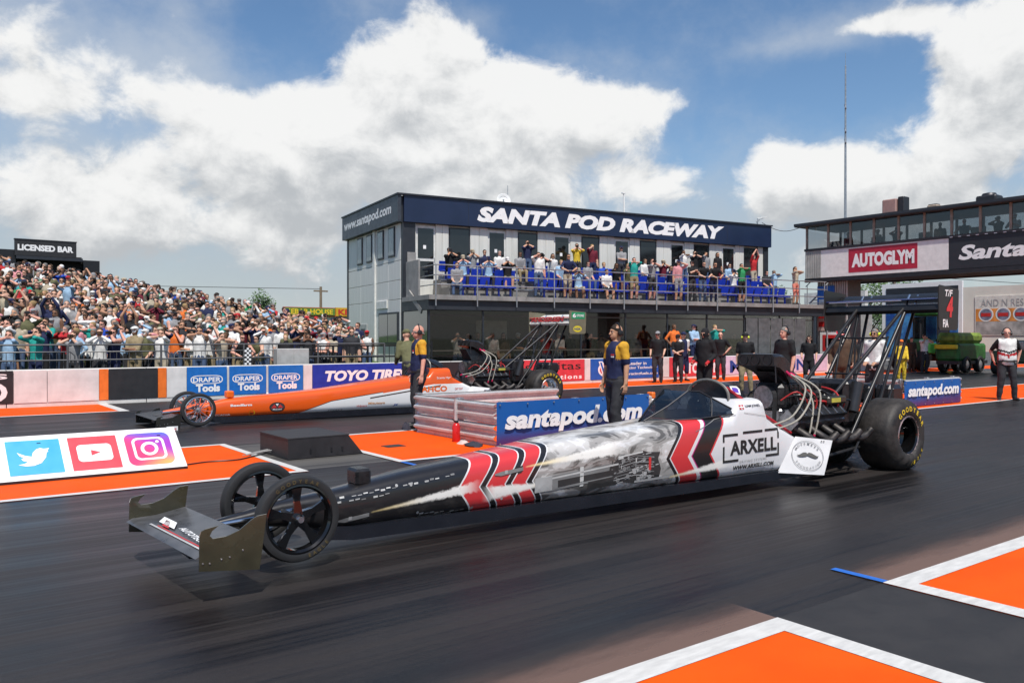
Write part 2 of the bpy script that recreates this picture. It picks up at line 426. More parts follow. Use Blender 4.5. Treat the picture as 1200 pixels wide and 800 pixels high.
board(3.925, 4.125, b_orange, 'narrow orange upright board on the bar side of the black gate panel')
board(4.135, 5.26, b_black, 'plain black gate panel between two orange strips on the far wall')
board(5.27, 5.47, b_orange, 'narrow orange upright board between black gate panel and white strip')
board(5.48, 5.96, b_white, 'white strip between orange board and blue tool boards')
for k, (a, b_) in enumerate(((5.97, 6.985), (7.055, 8.045), (8.115, 9.095))):
    r = board(a, b_, b_draper, 'square blue board with white DRAPER TOOLS lettering in an oval outline', group='blue tool boards on the far wall')
    cx = (a+b_)/2; wd = b_-a
    ov = MB(); n = 40; pts = []
    def sup(q, rx, rz): return (cx-.01+rx*math.copysign(abs(math.cos(q))**.45, math.cos(q)), BF-.004, .52+rz*math.copysign(abs(math.sin(q))**.8, math.sin(q)))
    vs = [sup(2*math.pi*i/n, .41, .115) for i in range(n)]+[sup(2*math.pi*i/n, .385, .095) for i in range(n)]
    ov.add(vs, [(i, (i+1) % n, (i+1) % n+n, i+n) for i in range(n)]); ov.obj('oval_outline', print_white, r)
    bt('DRAPER', a+.15, .455, wd-.31, .125, print_white, r, bold=.025); bt('Tools', a+.22, .20, wd-.40, .20, print_white, r, bold=.05)
board(9.11, 9.365, b_white, 'white strip between blue tool boards and royal blue tyre board')
r = board(9.38, 12.7, b_toyo, 'long royal blue board reading TOYO TIRES'); bt('TOYO TIRES', 9.75, .36, 2.65, .31, print_white, r, bold=.05, shear=.2)
board(12.71, 13.4, b_white, 'white strip right of the TOYO TIRES board'); board(13.41, 15.9, b_black, 'plain black board behind the orange car')
r = board(15.92, 19.58, b_red, 'red board reading gravitas solutions'); bt('gravitas', 16.9, .42, 2.5, .33, print_black, r, bold=.0); bt('solutions', 17.6, .17, 1.85, .16, print_white, r, bold=.03, spacing=1.3)
board(19.60, 19.86, b_white, 'white strip between red board and blue fuel board')
r = board(19.88, 23.38, print_blue, 'blue board with large white VP letters and red oval'); 
ov = MB(); n = 32
ov.add([(20.75+.52*math.cos(2*math.pi*i/n), BF-.003, .46+.30*math.sin(2*math.pi*i/n)) for i in range(n)], [tuple(range(n))]); ov.obj('oval', print_white, r)
ov = MB(); ov.add([(20.75+.44*math.cos(2*math.pi*i/n), BF-.006, .46+.23*math.sin(2*math.pi*i/n)) for i in range(n)], [tuple(range(n))]); ov.obj('oval_fill', b_red, r)
bt('VP', 20.25, .20, 1.05, .56, print_white, r, bold=.06, lift=.010, shear=.1); bt('VP', 20.32, .24, .93, .48, print_blue, r, bold=.0, lift=.013, shear=.1)
bt('Leader in', 21.75, .60, .95, .12, print_white, r); bt('Racing Technology', 21.55, .42, 1.75, .13, print_white, r); bt('vpracingfuels.com', 21.55, .20, 1.75, .13, print_white, r)
board(23.40, 23.95, b_white, 'white strip behind the crew in black shirts')
r = board(23.97, 27.2, b_red, 'red board with white AUTOGLYM lettering behind the crew'); bt('AUTOGLYM', 24.3, .2, 2.6, .42, print_white, r, bold=.05)
r = board(27.22, 34.6, b_pink, 'pale lilac board with big blue MOUNTUNE lettering'); bt('MOUNTUNE', 27.6, .16, 5.9, .52, print_navy, r, bold=.03)
# ================================================================== GUARDRAILS ON THE ISLAND
railm = bpy.data.materials.new('scuffed_galvanised'); railm.use_nodes = True
t = railm.node_tree; b = t.nodes['Principled BSDF']; tc = t.nodes.new('ShaderNodeTexCoord')
n1 = noise(t, tc.outputs['Object'], 3, 6, .65); n2 = noise(t, tc.outputs['Object'], 30, 4, .6)
t.links.new(mixc(t, (n1*.7+n2*.3).ss(.38, .62), (.56,.56,.56), (.72,.72,.71)), b.inputs['Base Color']); b.inputs['Metallic'].default_value = .55; b.inputs['Roughness'].default_value = .38
BEAM = [(.02,0),(.0,.015),(.0,.05),(.075,.095),(.075,.125),(.0,.17),(.0,.205),(.075,.25),(.075,.28),(.0,.305),(.02,.315)]
def beam(par, p0, p1, z0, nrm):
    p0, p1, nrm = Vector(p0), Vector(p1), Vector(nrm)
    mb = MB(); f = lambda p, o: [p+nrm*(d+o)+Z_*(z0+z) for d, z in BEAM]
    def ring(p): return f(p, 0)+f(p, -.004)[::-1]
    mb.loft([ring(p0), ring(p1)], True, True)
    return mb.obj('beam', railm, par, smooth=True, sharp=25)
def guardrail(x0, x1, label, bx0, blabel, bz):
    g = thing('guardrail', label, 'guardrail', (x0, 11.0, 0))
    for z in (.0, .325):
        beam(g, (x0, 12.3, 0), (x0, 9.95, 0), z, (-1,0,0))
        for k in range(2):
            a = x0+.08+(x1-x0-.08)*k/2; b_ = x0+.08+(x1-x0-.08)*(k+1)/2
            beam(g, (a, 9.90, 0), (b_, 9.90, 0), z+.001*k, (0,-1,0)); beam(g, (a, 12.36, 0), (b_, 12.36, 0), z+.001*k, (0,-1,0))
    for x in (x0+.12, (x0+x1)/2, x1-.1):
        for y in (9.95, 12.40):
            MB().bbox((x-.05, y, 0), (x+.05, y+.1, .65), .008).obj('post', steel, g)
    MB().bbox((x0+.005, 11.0, 0), (x0+.1, 11.12, .65), .008).obj('post', steel, g)
    cap = MB(); cap.cyl((x0-.088, 10.95, .0), (x0-.088, 10.95, .64), .03, n=10); cap.obj('splice_bar', railm, g, smooth=True)
    # banner hung on the near beams
    bn = thing('banner', blabel, 'banner', (bx0, 9.78, 0))
    x1b = x1-.1
    m = bpy.data.materials.new('banner_print'); m.use_nodes = True; t = m.node_tree; b = t.nodes['Principled BSDF']
    tc = t.nodes.new('ShaderNodeTexCoord'); x, y, z = xyz(t, tc.outputs['Object']); nz = noise(t, tc.outputs['Object'], 2.5, 4)
    f = (z*1.0-x*.03+(nz-.5)*.1).ss(.02, .30); t.links.new(mixc(t, f, (.06,.025,.13), (.012,.10,.36)), b.inputs['Base Color']); b.inputs['Roughness'].default_value = .42
    mb = MB(); nn = 24; top = []; 
    rings = []
    for i in range(nn+1):
        x = bx0+(x1b-bx0)*i/nn; w_ = .012*math.sin(i*1.9)+.008*math.sin(i*.7)
        rings.append([(x, 9.80+w_*.4, .015), (x, 9.795+w_, bz*.5), (x, 9.80+w_*.3, bz), (x, 9.806+w_*.3, bz), (x, 9.801+w_, bz*.5), (x, 9.806+w_*.4, .015)])
    mb.loft(rings); mb.obj('cloth', m, bn, smooth=True, sharp=60)
    text('santapod.com', (bx0+.12*(x1b-bx0)/3.1, 9.772, .17), X_, Z_, (x1b-bx0)*.90, bz*.56, print_white, bn, bold=.045, shear=.18)
    for i in range(7):
        x = bx0+.05+(x1b-bx0-.1)*i/6
        for z in (bz-.04, .05): MB().lathe((x, 9.79, z), (0,-1,0), [(0,.012),(.012,.012),(.014,.005)], 8, True).obj('eyelet', steel, bn)
    return g
guardrail(7.14, 10.28, 'galvanised steel guardrail boxed around the island beside the two marshals', 7.02, 'blue and purple santapod.com banner hung on guardrail behind the white car', .66)
guardrail(18.55, 21.3, 'galvanised steel guardrail box farther up the strip behind the rear slick', 18.5, 'smaller looking blue santapod.com banner beside the man in white and red shirt', .60)
MB  # striped end marker
em = thing('end_marker', 'orange and white striped marker on the end of the guardrail', 'marker', (10.3, 9.9, 0))
for k in range(6):
    MB().bbox((10.31, 9.84, .02+.11*k), (10.39, 9.98, .128+.11*k), .015).obj('stripe', b_orange if k % 2 else white, em)
# small litter at the foot of the rail
rb = thing('red_bottle', 'red fire extinguisher bottle standing at the guardrail end', 'extinguisher', (6.93, 10.75, 0))
red_gl = M('red_gloss', (.55,.015,.015), .3)
MB().lathe((6.93,10.75,0), Z_, [(0,.001),(0,.055),(.02,.062),(.24,.062),(.28,.045),(.295,.02)], 16, True).obj('cylinder', red_gl, rb, smooth=True)
MB().box((6.91,10.72,.295),(6.95,10.78,.325)).obj('valve', darksteel, rb); MB().tube([(6.93,10.76,.31),(6.93,10.86,.335)], .008, 6).obj('handle', darksteel, rb)
def rag(name, c, s, m, label, cat, seed):
    rnd = random.Random(seed); mb = MB(); n = 14; rings = []
    for j in range(5):
        a = j/4; rr = math.cos(a*1.45)
        rings.append([(c[0]+s[0]*rr*math.cos(2*math.pi*k/n)*(1+rnd.uniform(-.25,.25)), c[1]+s[1]*rr*math.sin(2*math.pi*k/n)*(1+rnd.uniform(-.25,.25)), c[2]+s[2]*math.sin(a*1.45)*(1+rnd.uniform(-.2,.25))) for k in range(n)])
    mb.loft(rings); o = mb.obj(name, m, None, smooth=True, sharp=50, off=c); o.location = c; return tag(o, label, cat)
rag('cloth_heap', (6.85, 10.15, 0), (.12,.16,.06), M('dark_cloth', (.03,.03,.045), .9), 'crumpled dark gloves lying at the guardrail foot beside the banner', 'gloves', 3)
rag('cloth_heap', (6.88, 10.48, 0), (.08,.10,.05), M('pale_cloth', (.55,.45,.42), .9), 'crumpled pale pink rag lying at the guardrail foot', 'rag', 4)
rag('cloth_heap', (7.1, 12.62, 0), (.07,.09,.12), M('dark_cloth', (.03,.03,.045), .9), 'small dark sandbag behind the corner of the guardrail', 'sandbag', 5)
def cone(loc, label):
    r = thing('traffic_cone', label, 'cone', loc); x, y, z = loc
    MB().bbox((x-.13,y-.13,0),(x+.13,y+.13,.03),.01).obj('base', red_gl, r)
    MB().lathe(loc, Z_, [(.03,.09),(.15,.065),(.15,.066),(.30,.035),(.33,.02)], 16, True).obj('body', red_gl, r, smooth=True)
    MB().lathe(loc, Z_, [(.14,.071),(.22,.056),(.222,.05)], 16).obj('band', print_white, r, smooth=True)
cone((18.3, 10.0, 0), 'small red traffic cone with white band by the second guardrail')
# ================================================================== TIMING BOX, GRATE, CABLE
tb = thing('timing_box', 'low black timing block with a sloped end in the gap between orange islands', 'box', (4.65, 11, 0))
tbm = M('black_rubberised_box', (.022,.020,.022), .55, var=.2, vs=4, bump=.3, bs=120)
mb = MB(); P = [(4.12,0),(5.20,0),(4.98,.27),(4.12,.27)]
mb.loft([[(x, y, z) for x, z in P] for y in (10.46, 11.50)]); mb.obj('body', tbm, tb)
MB().box((4.11,10.455,.268),(4.99,11.51,.282)).obj('lid', M('black_matting', (.03,.029,.031), .7, bump=.4, bs=150), tb)
for x in (4.42, 4.72, 4.88): MB().box((x, 10.452, .06), (x+.022, 10.462, .12)).obj('slot', black, tb)
tag(struct_g := MB().box((5.75,10.75,.001),(6.05,10.98,.007)).obj('drain_cover', M('cast_iron', (.05,.045,.042), .6, .4)), 'small dark cover plate set in the orange island by the timing block', 'cover plate')
cb = MB().tube(spline([(2.9,10.75,.012),(3.2,10.85,.012),(3.55,10.80,.012),(3.85,11.0,.012),(4.10,11.05,.04),(4.13,11.0,.08)], 5), .009, 6).obj('cable', black, smooth=True)
tag(cb, 'thin black cable running from the social media sign to the timing block', 'cable')
cl = thing('cable_clip', 'loose silver cable ends lying against the timing block', 'cable', (4.05, 11.1, 0))
for k in range(3): MB().tube(spline([(3.85-.05*k,11.15,.01),(3.97,11.05+.05*k,.05),(4.1,11.0+.07*k,.07)], 4), .006, 6).obj('connector', M('connector_grey', (.25,.25,.25), .5), cl, smooth=True)
# ================================================================== SOCIAL MEDIA SIGN
SA = Vector((0, .40, .445)).normalized(); SN = X_.cross(SA); SL = .60
sg = thing('social_media_sign', 'leaning white board with blue bird, red play and camera icons', 'sign', (1.4, 10.7, 0))
S0 = Vector((-.35, 10.52, .03))
def sp(x, s, l=0): return Vector((x, S0.y, S0.z))+SA*s+SN*l
mb = MB(); mb.add([sp(-.35,0),sp(2.86,0),sp(2.80,SL),sp(-.35,SL),sp(-.35,0,-.03),sp(2.86,0,-.03),sp(2.80,SL,-.03),sp(-.35,SL,-.03)], [(0,1,2,3),(7,6,5,4),(0,4,5,1),(1,5,6,2),(2,6,7,3),(3,7,4,0)]); mb.obj('panel', M('sign_white', (.80,.79,.79), .4, var=.04), sg)
for x in (-.2, 1.3, 2.6): MB().obox((x, 10.86, .2), (1,0,0), (0,1,0), (0,0,1), .02, .02, .2).obj('leg', darksteel, sg)
MB().box((-.35,10.50,.0),(2.86,10.56,.028)).obj('foot_rail', darksteel, sg)
def flat(poly, m, par, name, l):
    mb = MB(); mb.add([sp(a, b, l) for a, b in poly], [tuple(range(len(poly)))]); return mb.obj(name, m, par)
def rrect(cx, cy, hw, hh, r, n=6, sk=0):
    out = []
    for qx, qy, a0 in ((1,1,0),(-1,1,90),(-1,-1,180),(1,-1,270)):
        for k in range(n+1):
            a = R(a0+90*k/n); y = cy+qy*(hh-r)+r*math.sin(a); out.append((cx+qx*(hw-r)+r*math.cos(a)-sk*(y-cy), y))
    return out
def circ(cx, cy, r, n=28): return [(cx+r*math.cos(2*math.pi*k/n), cy+r*math.sin(2*math.pi*k/n)) for k in range(n)]
tw = M('icon_sky_blue', (.03,.36,.72), .4, var=.03); yt = M('icon_red', (.72,.045,.07), .4, var=.03)
XI = (1.25, 1.865, 2.468); hy = .30
i1 = flat(rrect(XI[0], hy, .27, .235, .004, 1, .06), tw, sg, 'bird_icon', .003)
B = [(88,345),(100,352),(120,362),(145,368),(150,350),(165,335),(180,330),(195,335),(217,333),(208,345),(212,350),(205,352),(200,375),(180,400),(150,410),(120,410),(90,402),(115,398),(128,390),(110,385),(103,375),(115,373),(98,362),(92,352)]
flat([(XI[0]-.01+(x-153)/230*.58, hy-(y-370)/158*.47) for x, y in B], print_white, i1, 'bird', .006)
i2 = flat(rrect(XI[1], hy, .26, .235, .004, 1, .06), yt, sg, 'play_icon', .003)
i2b = flat(rrect(XI[1], hy, .185, .12, .05, 6, .06), print_white, i2, 'screen', .006); flat([(XI[1]-.04,hy-.04),(XI[1]+.06,hy),(XI[1]-.04,hy+.04)], yt, i2, 'arrow', .009)
ig = bpy.data.materials.new('icon_gradient'); ig.use_nodes = True; t = ig.node_tree; b = t.nodes['Principled BSDF']; tc = t.nodes.new('ShaderNodeTexCoord')
x, y, z = xyz(t, tc.outputs['Object']); lx = x-(XI[2]-1.4); lz = z-.2
cc = mixc(t, (lz*1.0-lx*.55).ss(-.26, .02), (.85,.42,.10), (.72,.035,.16)); cc = mixc(t, (lz*1.0+lx*.5).ss(-.02, .2), cc, (.30,.03,.45)); cc = mixc(t, (lz+lx*.1).ss(.14, .26), cc, (.06,.12,.55))
t.links.new(cc, b.inputs['Base Color']); b.inputs['Roughness'].default_value = .4
i3 = flat(rrect(XI[2], hy, .26, .235, .09, 6, .06), ig, sg, 'camera_icon', .003)
def ringp(o, i, m, par, l, name='ring'):
    n = len(o); mb = MB(); mb.add([sp(a, b, l) for a, b in o+i], [(k, (k+1) % n, (k+1) % n+n, k+n) for k in range(n)]); return mb.obj(name, m, par)
ringp(rrect(XI[2],hy,.185,.165,.07,6,.06), rrect(XI[2],hy,.155,.138,.05,6,.06), print_white, i3, .006); ringp(circ(XI[2],hy,.10), circ(XI[2],hy,.062), print_white, i3, .006); flat(circ(XI[2]+.10,hy+.095,.02,12), print_white, i3, 'dot', .006)
# ================================================================== RACE CONTROL BUILDING
LOCAL = {}
def parent_loc(p):
    v = Vector((0,0,0))
    while p is not None:
        if p.name in LOCAL: return LOCAL[p.name]
        v = v+Vector(p.location); p = p.parent
    return v
BO = Vector((15.61, 28.0, 0)); BA = R(-8.5); BL = 19.05; BD = 7.0
def b2w(u, v, z=0): return Vector((BO.x+u*math.cos(BA)-v*math.sin(BA), BO.y+u*math.sin(BA)+v*math.cos(BA), z))
bd = thing('race_control_building', 'two storey grey clubhouse with navy SANTA POD RACEWAY fascia and balcony', 'building', BO, rz=BA); LOCAL[bd.name] = Vector((0,0,0))
clad = M('pale_grey_cladding', (.62,.62,.58), .5, var=.06, vs=1.3, stretch=(9,9,.4)); clad2 = M('pale_grey_cladding_side', (.66,.66,.63), .5, var=.07, vs=1.3, stretch=(9,9,.4))
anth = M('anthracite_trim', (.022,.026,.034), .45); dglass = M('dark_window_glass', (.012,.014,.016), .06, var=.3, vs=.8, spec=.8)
frame_w = M('white_door_frame', (.66,.66,.64), .4); navy2 = M('fascia_navy', (.010,.021,.058), .38, var=.12, vs=.8)
# core shell (back, roof, floor slab)
sh = MB(); sh.box((.12,.14,0),(BL-.05,BD-.05,6.1)); sh.obj('wall', clad, bd)
MB().box((-.12,-.02,6.05),(BL+.1,BD+.1,7.0)).obj('roof', anth, bd)
# fascia boards
fb = MB().box((.0,-.16,6.06),(BL+.12,-.02,7.08)).obj('fascia', navy2, bd)
fs = MB().box((-.26,-.16,6.06),(-.12,BD+.12,7.08)).obj('fascia', M('fascia_navy_glare', (.035,.042,.055), .4), bd)  # side of the navy fascia, glancing light painted in as a greyer colour
MB().box((-.30,-.22,7.08),(BL+.16,-.0,7.14)).obj('capping', anth, bd); MB().box((-.30,.0,7.08),(-.1,BD+.16,7.14)).obj('capping', anth, bd)
MB().box((-.12,-.02,7.0),(BL+.1,BD+.1,7.06)).obj('roof_membrane', M('roof_felt', (.08,.08,.085), .9), bd)
for k in range(1, 7): MB().box((BL*k/7-.006,-.163,6.07),(BL*k/7+.006,-.16,7.07)).obj('fascia_joint', anth, bd)
text('SANTA POD RACEWAY', (3.1,-.161,6.26), X_, Z_, 13.0, .62, print_white, fb, bold=.06, shear=.22, lift=.006)
text('www.santapod.com', (-.261,BD-.2,6.33), -Y_, Z_, BD-.75, .52, print_white, fs, bold=.035, shear=.12, lift=.006)
# front wall of the upper floor: cladding strips, doors, windows
edges = []
for k in range(6):
    a = .56+3.12*k; edges.append((a, a+.82, 'd')); edges.append((a+1.38, a+2.32, 'w'))
MB().box((-.02,-.05,0),(.50,.14,6.05)).obj('corner_column', anth, bd)
MB().box((BL-.25,-.05,3.15),(BL+.02,.14,6.05)).obj('corner_column', anth, bd)
px = .50
def strip(a, b, z0=3.15, z1=6.05):
    n = max(1, round((b-a)/.34)); st = (b-a)/n
    for i in range(n): MB().bbox((a+st*i+.004,.02,z0),(a+st*(i+1)-.004,.14,z1),.012).obj('cladding_strip', clad, bd)
for a, b, kd in edges:
    if b > BL-.3: break
    if a-px > .03: strip(px, a)
    if kd == 'd':
        d = MB().box((a,.06,3.85),(b,.13,5.98)).obj('door', frame_w, bd)
        MB().box((a+.08,.045,4.72),(b-.08,.06,5.88)).obj('pane', dglass, d); MB().box((a+.08,.045,3.92),(b-.08,.06,4.60)).obj('pane', dglass, d)
        if random.random() < .8: MB().box((a+.30,.037,5.08),(a+.42,.044,5.22)).obj('notice', print_white, d)
        MB().cyl((b-.05,.03,4.6),(b-.05,.03,4.75), .015, n=6).obj('handle', steel, d)
        MB().box((a,.03,3.15),(b,.14,3.85)).obj('cladding_strip', clad, bd)
    else:
        wn = MB().box((a,.05,4.30),(b,.13,5.98)).obj('window', anth, bd)
        MB().box((a+.06,.036,4.36),(b-.06,.05,5.92)).obj('pane', dglass, wn)
        MB().box((a,.03,3.15),(b,.14,4.30)).obj('cladding_strip', clad, bd)
    px = b
strip(px, BL-.25)
# left side wall
cols = [(.16,1.55),(1.56,3.25),(3.26,5.1),(5.11,6.9)]; rows = [(0,1.5),(1.51,3.1),(3.11,3.85),(3.86,4.6),(4.61,6.05)]
for a, b in cols:
    for z0, z1 in rows: MB().bbox((-.03,a,z0+.004),(.12,b,z1-.004),.008).obj('cladding_panel', clad2, bd)
MB().box((-.06,BD-.12,0),(.14,BD+.05,6.05)).obj('corner_column', anth, bd)
MB().box((-.10,3.05,0),(-.03,3.30,6.05)).obj('downpipe', M('pipe_white', (.66,.66,.63), .4), bd)
for a in (.75, 2.05, 3.5, 4.8):
    wn = MB().bbox((-.075,a,4.80),(-.03,a+.72,5.98),.01).obj('window', anth, bd)
    MB().box((-.082,a+.07,4.87),(-.073,a+.65,5.91)).obj('pane', M('reflecting_glass', (.20,.21,.21), .05, var=.2, spec=1.), wn)
wn = MB().bbox((-.10,.30,1.35),(-.03,2.55,2.62),.01).obj('window', anth, bd)
mirror = M('mirror_glass', (.035,.035,.035), .03, spec=1., coat=1)
for a, b in ((.38,1.40),(1.46,2.47)): MB().box((-.107,a,1.43),(-.098,b,2.54)).obj('pane', mirror, wn)
sh_ = MB().bbox((-.085,1.6,2.78),(-.03,2.9,3.12),.02).obj('shutter_box', M('pipe_white'), bd)
dr = MB().bbox((-.06,4.2,.02),(-.03,5.7,2.2),.01).obj('side_door', M('door_grey', (.42,.42,.41), .5), bd)
for k in range(6): MB().box((-.075,4.45+.1*k,1.6),(-.061,4.49+.1*k,2.0)).obj('vent_slot', anth, dr)
# balcony ---------------------------------------------------------------
deck = M('deck_metal', (.30,.29,.28), .6, .3, var=.2, vs=2); tierm = M('tier_boards', (.22,.21,.20), .7, var=.2, vs=3)
BF0 = -2.75; BE = 20.4
MB().box((-.05,BF0,2.98),(BE,-.02,3.15)).obj('balcony_deck', deck, bd)
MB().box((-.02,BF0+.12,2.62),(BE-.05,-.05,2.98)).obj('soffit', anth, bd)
for k, (v, z) in enumerate(((-1.75,3.50),(-.95,3.84))):
    MB().box((1.2,v,3.16),(BL-.1,v+.80,z)).obj('seating_tier', tierm, bd)
    MB().box((1.18,v-.03,z-.05),(BL-.08,v,z+.005)).obj('tier_nosing', alu, bd)
rl = thing('balcony_railing', 'galvanised tube railing along the front of the clubhouse balcony', 'railing', BO, rz=BA); LOCAL[rl.name] = Vector((0,0,0))
for k in range(13):
    u = .2+1.64*k; MB().cyl((u,BF0-.04,2.75),(u,BF0-.04,4.22), .026, n=8).obj('post', steel, rl, smooth=True)
for z in (4.22, 3.86, 3.52): MB().cyl((.2,BF0-.04,z),(BE-.4,BF0-.04,z), .022, n=8).obj('rail', steel, rl, smooth=True)
for z in (4.22, 3.86, 3.52): MB().cyl((.2,BF0-.04,z),(.2,-.3,z), .02, n=8).obj('rail', steel, rl, smooth=True)
MB().bbox((.05,-1.5,3.16),(.12,-.2,4.5),.01).obj('end_plate', deck, bd); MB().bbox((.15,-.12,3.16),(.5,-.06,4.9),.01).obj('end_plate', deck, bd)
br = MB(); br.obox((.0,-1.3,2.95),(0,math.cos(R(30)),math.sin(R(30))),(1,0,0),(0,-math.sin(R(30)),math.cos(R(30))), .75,.03,.10); br.obj('stair_stringer', deck, bd)
# ground floor glazing ----------------------------------------------------
gl = G('tinted_glazing', (.80,.77,.74), .015); GV = -2.5
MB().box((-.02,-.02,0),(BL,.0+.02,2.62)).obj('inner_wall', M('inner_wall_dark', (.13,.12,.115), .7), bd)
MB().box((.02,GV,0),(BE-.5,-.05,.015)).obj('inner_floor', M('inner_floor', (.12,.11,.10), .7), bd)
g0 = .05; npan = 9; st = (BL+.4-g0)/npan
for k in range(npan):
    a = g0+st*k
    MB().box((a+.03,GV,.03),(a+st-.03,GV+.012,2.60)).obj('glass_pane', gl, bd)
    MB().box((a-.03,GV-.02,0),(a+.03,GV+.05,2.62)).obj('mullion', anth, bd)
    for z in (1.12, 2.40): MB().box((a+.03,GV-.012,z),(a+st-.03,GV+.03,z+.045)).obj('transom', M('bronze_trim', (.10,.08,.065), .4, .5), bd)
MB().box((g0+st*npan-.03,GV-.02,0),(g0+st*npan+.03,GV+.05,2.62)).obj('mullion', anth, bd)
MB().box((.0,GV+.05,.03),(.012,-.1,2.60)).obj('glass_pane', mirror, bd)
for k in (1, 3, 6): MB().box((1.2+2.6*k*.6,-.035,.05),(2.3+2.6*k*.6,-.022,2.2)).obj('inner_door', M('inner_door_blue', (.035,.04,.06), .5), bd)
MB().bbox((3.1,-.06,1.5),(4.5,-.03,2.3),.01).obj('notice_board', M('lit_board', (.62,.62,.60), .5), bd)
# ground floor right end: grey utility doors
for k in range(5): MB().bbox((15.2+.75*k,GV-.06,.05),(15.9+.75*k,GV-.022,2.5),.012).obj('utility_panel', M('utility_grey', (.10,.105,.11), .6, var=.2), bd)
# roof kit
dish = thing('roof_dish', 'small white dish aerial on the clubhouse roof', 'aerial', b2w(5.0, 1.2, 7.06))
MB().cyl(b2w(5.0,1.2,7.06), b2w(5.0,1.2,7.5), .03, n=8).obj('mast', steel, dish)
MB().lathe(b2w(5.0,1.2,7.45), (-.3,-.8,.25), [(0,.05),(.02,.20),(.06,.30),(.065,.29),(.03,.19)], 18).obj('reflector', white, dish, smooth=True)
MB().cyl(b2w(5.2,1.2,7.06), b2w(5.2,1.2,8.1), .012, n=6).obj('whip', steel, dish)
vp = thing('roof_vent_pipe', 'thin white vent pipe standing on the clubhouse roof', 'pipe', b2w(12.0, 2.2, 7.06))
MB().cyl(b2w(12.0,2.2,7.06), b2w(12.0,2.2,8.5), .045, n=10).obj('pipe', white, vp, smooth=True); MB().box(b2w(12,2.2,8.46)-Vector((.14,.05,0)), b2w(12,2.2,8.52)+Vector((.06,.05,0))).obj('cap', white, vp)
am = thing('aerial_bracket', 'cluster of small aerials on the corner of the clubhouse roof', 'aerial', b2w(18.6, .2, 7.14))
MB().cyl(b2w(18.6,.2,7.14), b2w(18.6,.2,7.5), .02, n=6).obj('post', steel, am)
for k in range(4): MB().tube([b2w(18.6,.2,7.2+.1*k), b2w(18.2+.25*k,-.1,7.3+.08*k)], .01, 5).obj('arm', steel, am)
# stairs at the right end, between clubhouse and bridge
stt = thing('steel_staircase', 'galvanised steel staircase between the clubhouse balcony and the bridge', 'stairs', b2w(20.6, -2, 0))
for k in range(9):
    p = b2w(20.5+.22*k, -1.8, 3.12+.16*k); MB().box(p-Vector((.12,.5,.0)), p+Vector((.12,.5,.03))).obj('tread', steel, stt)
for v in (-2.4, -1.2):
    MB().cyl(b2w(20.4,v,3.1), b2w(22.3,v,4.5), .04, n=6).obj('stringer', steel, stt); MB().cyl(b2w(20.4,v,4.1), b2w(22.3,v,5.5), .022, n=6).obj('handrail', steel, stt)
    for k in range(3): MB().cyl(b2w(20.5+.85*k,v,3.15+.62*k), b2w(20.5+.85*k,v,4.17+.62*k), .02, n=6).obj('post', steel, stt)
    MB().cyl(b2w(22.2,v,0), b2w(22.2,v,4.45), .05, n=6).obj('support', steel, stt)
    MB().cyl(b2w(20.5,v,0), b2w(20.5,v,3.1), .05, n=6).obj('support', steel, stt)
# seats -------------------------------------------------------------------
seatm = M('blue_seat_plastic', (.012,.045,.42), .4, var=.08)
s = MB(); s.bbox((-.20,-.20,.34),(.20,.18,.39),.02); s.obox((0,.20,.58),(1,0,0),(0,math.cos(R(12)),math.sin(R(12))),(0,-math.sin(R(12)),math.cos(R(12))),.20,.018,.19); s.box((-.03,-.02,0),(.03,.04,.34)); s.box((-.12,-.06,0),(.12,.08,.015))
seat_me = s.mesh('stadium_seat', seatm)
for row, (v, z) in enumerate(((-1.30,3.50),(-.45,3.84),(-2.05,3.15))):
    u = 1.6
    while u < BL-.5:
        gap = (4.3 < u < 5.0) or (row == 2 and not (1.5 < u < 4.0 or 5 < u < 12.5 or 14.4 < u < 18.2))
        if not gap:
            o = link('stadium_seat', seat_me, loc=b2w(u, v, z), rot=(0,0,BA))
            tag(o, 'blue plastic seat in the %s of the clubhouse balcony' % ('middle row', 'back row', 'front row')[row], 'seat', 'blue seats on the balcony')
        u += .50
# ================================================================== TIMING BRIDGE
BX = 35.6; BW = 3.0; Y0, Y1 = 23.85, -4.0
bg_ = thing('timing_bridge', 'glazed timing bridge spanning the strip with AUTOGLYM and Santa Pod panels', 'bridge', (BX, 12, 0))
corr = M('corrugated_grey', (.40,.39,.37), .5, .2, var=.12, vs=2)
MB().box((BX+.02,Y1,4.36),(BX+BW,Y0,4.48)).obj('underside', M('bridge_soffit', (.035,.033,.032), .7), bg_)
MB().box((BX-.04,Y1,4.30),(BX+.10,Y0-.02,4.47)).obj('edge_beam', darksteel, bg_); MB().box((BX+BW-.1,Y1,4.30),(BX+BW+.04,Y0-.02,4.47)).obj('edge_beam', darksteel, bg_)
MB().box((BX+BW-.08,Y1,4.48),(BX+BW-.02,Y0-.05,5.80)).obj('rear_wall', anth, bg_); MB().box((BX+.06,Y1,4.48),(BX+.10,Y0-.05,5.80)).obj('front_wall', anth, bg_); MB().box((BX+.1,Y0-.12,4.48),(BX+BW-.1,Y0-.06,5.9)).obj('end_wall', anth, bg_)
pw = MB().box((BX-.02,16.96,4.49),(BX+.06,22.95,5.80)).obj('sign_panel', M('sign_panel_white', (.76,.74,.72), .5, var=.06), bg_)
pk = MB().box((BX-.02,3.0,4.49),(BX+.06,16.94,5.80)).obj('sign_panel', M('sign_panel_black', (.022,.024,.030), .5), bg_)
for i in range(9):
    MB().bbox((BX-.03,23.82-.097*(i+1),4.48),(BX+.04,23.82-.097*i-.02,5.84),.015).obj('corrugation', corr, bg_)
MB().box((BX+.0,22.95,4.48),(BX+.03,23.82,5.84)).obj('end_panel', corr, bg_)
